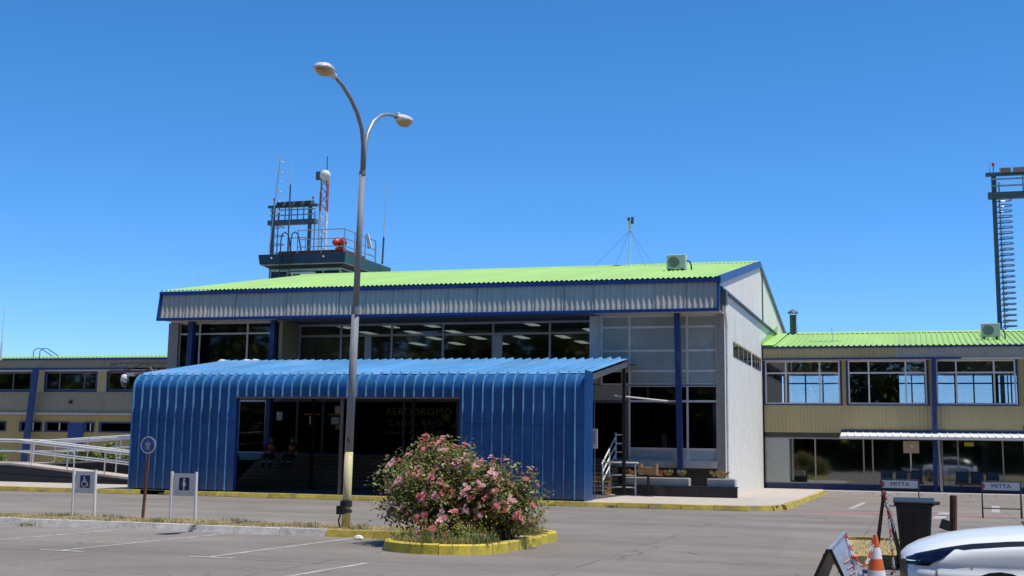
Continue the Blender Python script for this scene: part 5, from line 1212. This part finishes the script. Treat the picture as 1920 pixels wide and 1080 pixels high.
# greenhouse
gh = MB()
rows = []
for t in (1.2, 1.55, 1.9, 2.3, 3.2, 3.9, 4.3):
    h = lerp_tab(roofz_, t) if t > 1.2 else 0; z0 = 1.0; w0 = .82; w1 = .82-.22*h/.6; zt = 1.04+h
    rows.append([(CX+t, CY-w0, z0), (CX+t, CY-w1, zt-.04), (CX+t, CY-w1+.1, zt), (CX+t, CY, zt+.03), (CX+t, CY+w1-.1, zt), (CX+t, CY+w1, zt-.04), (CX+t, CY+w0, z0)])
for rw_ in rows: gh.v += rw_
for i in range(len(rows)-1):
    for j in range(6): gh.f.append((i*7+j, i*7+j+1, (i+1)*7+j+1, (i+1)*7+j))
gh.build('greenhouse', 'car_dark', car, True)
rfp = MB()
for i in range(2, 5): rfp.v += [tuple(Vector(p)+Vector((0, 0, .012))) for p in rows[i][1:6]]
for i in range(2):
    for j in range(4): rfp.f.append((i*5+j, i*5+j+1, (i+1)*5+j+1, (i+1)*5+j))
rfp.build('roof_panel', 'car_white', car, True)
def patch(name, m, ts, vfun, off, parent, n=14, nv=5):
    """piece following the body surface, a few mm proud"""
    for side in (0, 1):
        q = MB()
        for i in range(n+1):
            t = ts[0]+(ts[1]-ts[0])*i/n; v0, v1 = vfun(i/n)
            for j in range(nv+1):
                v = v0+(v1-v0)*j/nv; p = body_pt(t, v); e = .004
                nn = (body_pt(t+e, v)-body_pt(t-e if t > e else t, v)).cross(body_pt(t, min(1, v+.01))-body_pt(t, max(0, v-.01)))
                nn = nn.normalized() if nn.length > 0 else Vector((0, -1, 0))
                if nn.y > 0 and abs(nn.y) > abs(nn.z): nn = -nn
                if nn.z < -.5: nn = -nn
                p = p+nn*off; q.v.append(tuple(mir(p) if side else p))
        for i in range(n):
            for j in range(nv):
                f_ = (i*(nv+1)+j, (i+1)*(nv+1)+j, (i+1)*(nv+1)+j+1, i*(nv+1)+j+1); q.f.append(f_ if not side else f_[::-1])
        q.build(name, m, parent, True)
def hl(k):                                      # headlight: deep at the nose, swept to a point
    lo = .44 if k < .45 else .44+(k-.45)/.55*.26
    return (lo, .735)
patch('headlight', 'car_lens', (.055, .47), hl, .006, car, 18, 6)
patch('bonnet_gap', 'car_dark', (.12, 1.27), lambda k: ((.715 if k < .28 else .66+.055*max(0, (.36-k)/.08)) + .07*max(0, k-.8)/.2, .752+.012*min(1, k*3)-.012*k), .004, car, 46, 3)
patch('bumper_seam', 'alu_dark', (.30, .312), lambda k: (.16, .44), .003, car, 1, 8)
patch('grille', 'car_dark', (.0, .06), lambda k: (.30, .50), .006, car, 3, 4)
for t_, r_ in arches:
    for side in (0, 1):
        y = CY-.905 if not side else CY+.905; sg = -1 if not side else 1
        MB().tube([(CX+t_, y-sg*.30, .34), (CX+t_, y+sg*.022, .34)], .40, 28).build('wheel_arch', 'car_dark', car)
        w_ = MB().tube([(CX+t_, y-sg*.2, .33), (CX+t_, y+sg*.028, .33)], .33, 28).build('wheel', 'tyre', car); MB().tube([(CX+t_, y+sg*.02, .33), (CX+t_, y+sg*.035, .33)], .22, 20).build('rim', 'rim', w_)
for side in (0, 1):
    y = CY-1.0 if not side else CY+1.0; o = MB().lathe([(.02, -.09), (.09, -.07), (.11, 0), (.09, .07), (.02, .09)], (CX+1.75, y, 1.12), 12).build('door_mirror', 'car_white', car, True)
MB().box(CX+1.1, CX+1.3, CY-.6, CY+.6, 1.085, 1.105).build('wiper_cowl', 'car_dark', car)

# ================================================================== PEOPLE resting on the steps in the dark doorway
def person(lab, x, y, zs, turn):
    t = thing('person', lab, 'person', (x, y, zs), 'two people resting inside the entrance')
    V = {'pel': (0, 0, .09), 'wai': (0, .03, .28), 'che': (0, .01, .46), 'nec': (0, -.03, .60), 'hea': (0, -.05, .70), 'top': (0, -.04, .82)}
    E_ = [('pel', 'wai'), ('wai', 'che'), ('che', 'nec'), ('nec', 'hea'), ('hea', 'top')]
    rad = {'pel': .15, 'wai': .13, 'che': .15, 'nec': .055, 'hea': .085, 'top': .075}
    for s in (-1, 1):
        k = 'L' if s < 0 else 'R'
        V.update({'sh'+k: (s*.18, .0, .52), 'el'+k: (s*.24, -.14, .30), 'wr'+k: (s*.13, -.36, .26), 'ha'+k: (s*.09, -.42, .24), 'hi'+k: (s*.10, -.02, .07), 'kn'+k: (s*.14, -.44, .13), 'an'+k: (s*.14, -.50, -.26), 'to'+k: (s*.15, -.66, -.31)})
        E_ += [('che', 'sh'+k), ('sh'+k, 'el'+k), ('el'+k, 'wr'+k), ('wr'+k, 'ha'+k), ('pel', 'hi'+k), ('hi'+k, 'kn'+k), ('kn'+k, 'an'+k), ('an'+k, 'to'+k)]
        rad.update({'sh'+k: .07, 'el'+k: .05, 'wr'+k: .035, 'ha'+k: .04, 'hi'+k: .1, 'kn'+k: .068, 'an'+k: .048, 'to'+k: .04})
    ks = list(V); me = bpy.data.meshes.new('body'); me.from_pydata([V[k] for k in ks], [(ks.index(a), ks.index(c)) for a, c in E_], [])
    o = bpy.data.objects.new('body', me); COL.objects.link(o); o.parent = t; me.materials.append(M['cloth_navy'])
    md = o.modifiers.new('skin', 'SKIN'); o.modifiers.new('sub', 'SUBSURF').levels = 1; o.modifiers['sub'].render_levels = 1
    sv = me.skin_vertices[0].data
    for i, k in enumerate(ks): sv[i].radius = (rad[k], rad[k]); sv[i].use_root = (k == 'pel')
    def part(name, prof, m, loc, sc=(1, 1, 1), n=14):
        p = MB().lathe(prof, (0, 0, 0), n).build(name, m, None, True); p.parent = t; p.location = loc; p.scale = sc; return p
    part('face', [(.02, -.11), (.06, -.10), (.082, -.03), (.088, .04), (.075, .10), (.03, .13)], 'skin', (0, -.055, .74), (.92, 1.05, 1.05))
    part('hair', [(.094, .02), (.096, .06), (.085, .11), (.04, .145), (.01, .15)], 'hair', (0, -.045, .74), (.95, 1.05, 1.05))
    part('vest', [(.15, .12), (.155, .22), (.165, .36), (.17, .46), (.13, .545), (.07, .58)], 'vest_orange', (0, .01, 0), (1.18, .86, 1))
    for z in (.24,): part('vest_band', [(.162, z), (.164, z+.05)], 'reflective', (0, .01, 0), (1.18, .86, 1))
    for s in (-1, 1):
        part('leg_band', [(.066, 0), (.064, .05)], 'reflective', (s*.14, -.485, -.14)); nz_ = part('boot', [(.05, -.05), (.06, -.02), (.05, .04)], 'black_rubber', (s*.15, -.56, -.30), (1, 2.0, 1))
        for q in range(5):
            p = MB().tube([(0, 0, 0), (0, -.035, -.01), (0, -.055+.004*abs(q-2), -.035)], [.010, .009, .007], 6).build('finger', 'skin', None, True); p.parent = t; p.location = (s*.09+(q-2)*.018, -.44, .245)
        part('hand', [(.02, -.03), (.042, -.01), (.04, .02), (.02, .035)], 'skin', (s*.09, -.42, .245), (1, 1.2, .8), 10)
        part('eye', [(.004, -.008), (.009, 0), (.004, .008)], 'hair', (s*.032, -.142, .755), n=8)
        part('ear', [(.006, -.03), (.016, 0), (.006, .03)], 'skin', (s*.083, -.05, .745), (.5, 1, 1), 8)
    nb = MB().add([(0, -.175, .715), (-.014, -.145, .71), (.014, -.145, .71), (0, -.147, .765)], [(0, 1, 3), (0, 3, 2), (0, 2, 1)]).build('nose', 'skin', None); nb.parent = t
    mo = MB().box(-.022, .022, -.149, -.140, .685, .692).build('mouth', 'chain_red', None); mo.parent = t
    t.rotation_euler.z = turn; return t
person('person in orange safety vest seated on the steps, nearer the left door', -25.15, 48.1, 1.24, R(8))
person('person in orange safety vest seated on the steps, nearer the centre post', -24.2, 48.1, 1.24, R(-6))

# a second car and a hut stand across the car park, seen only in the glazing
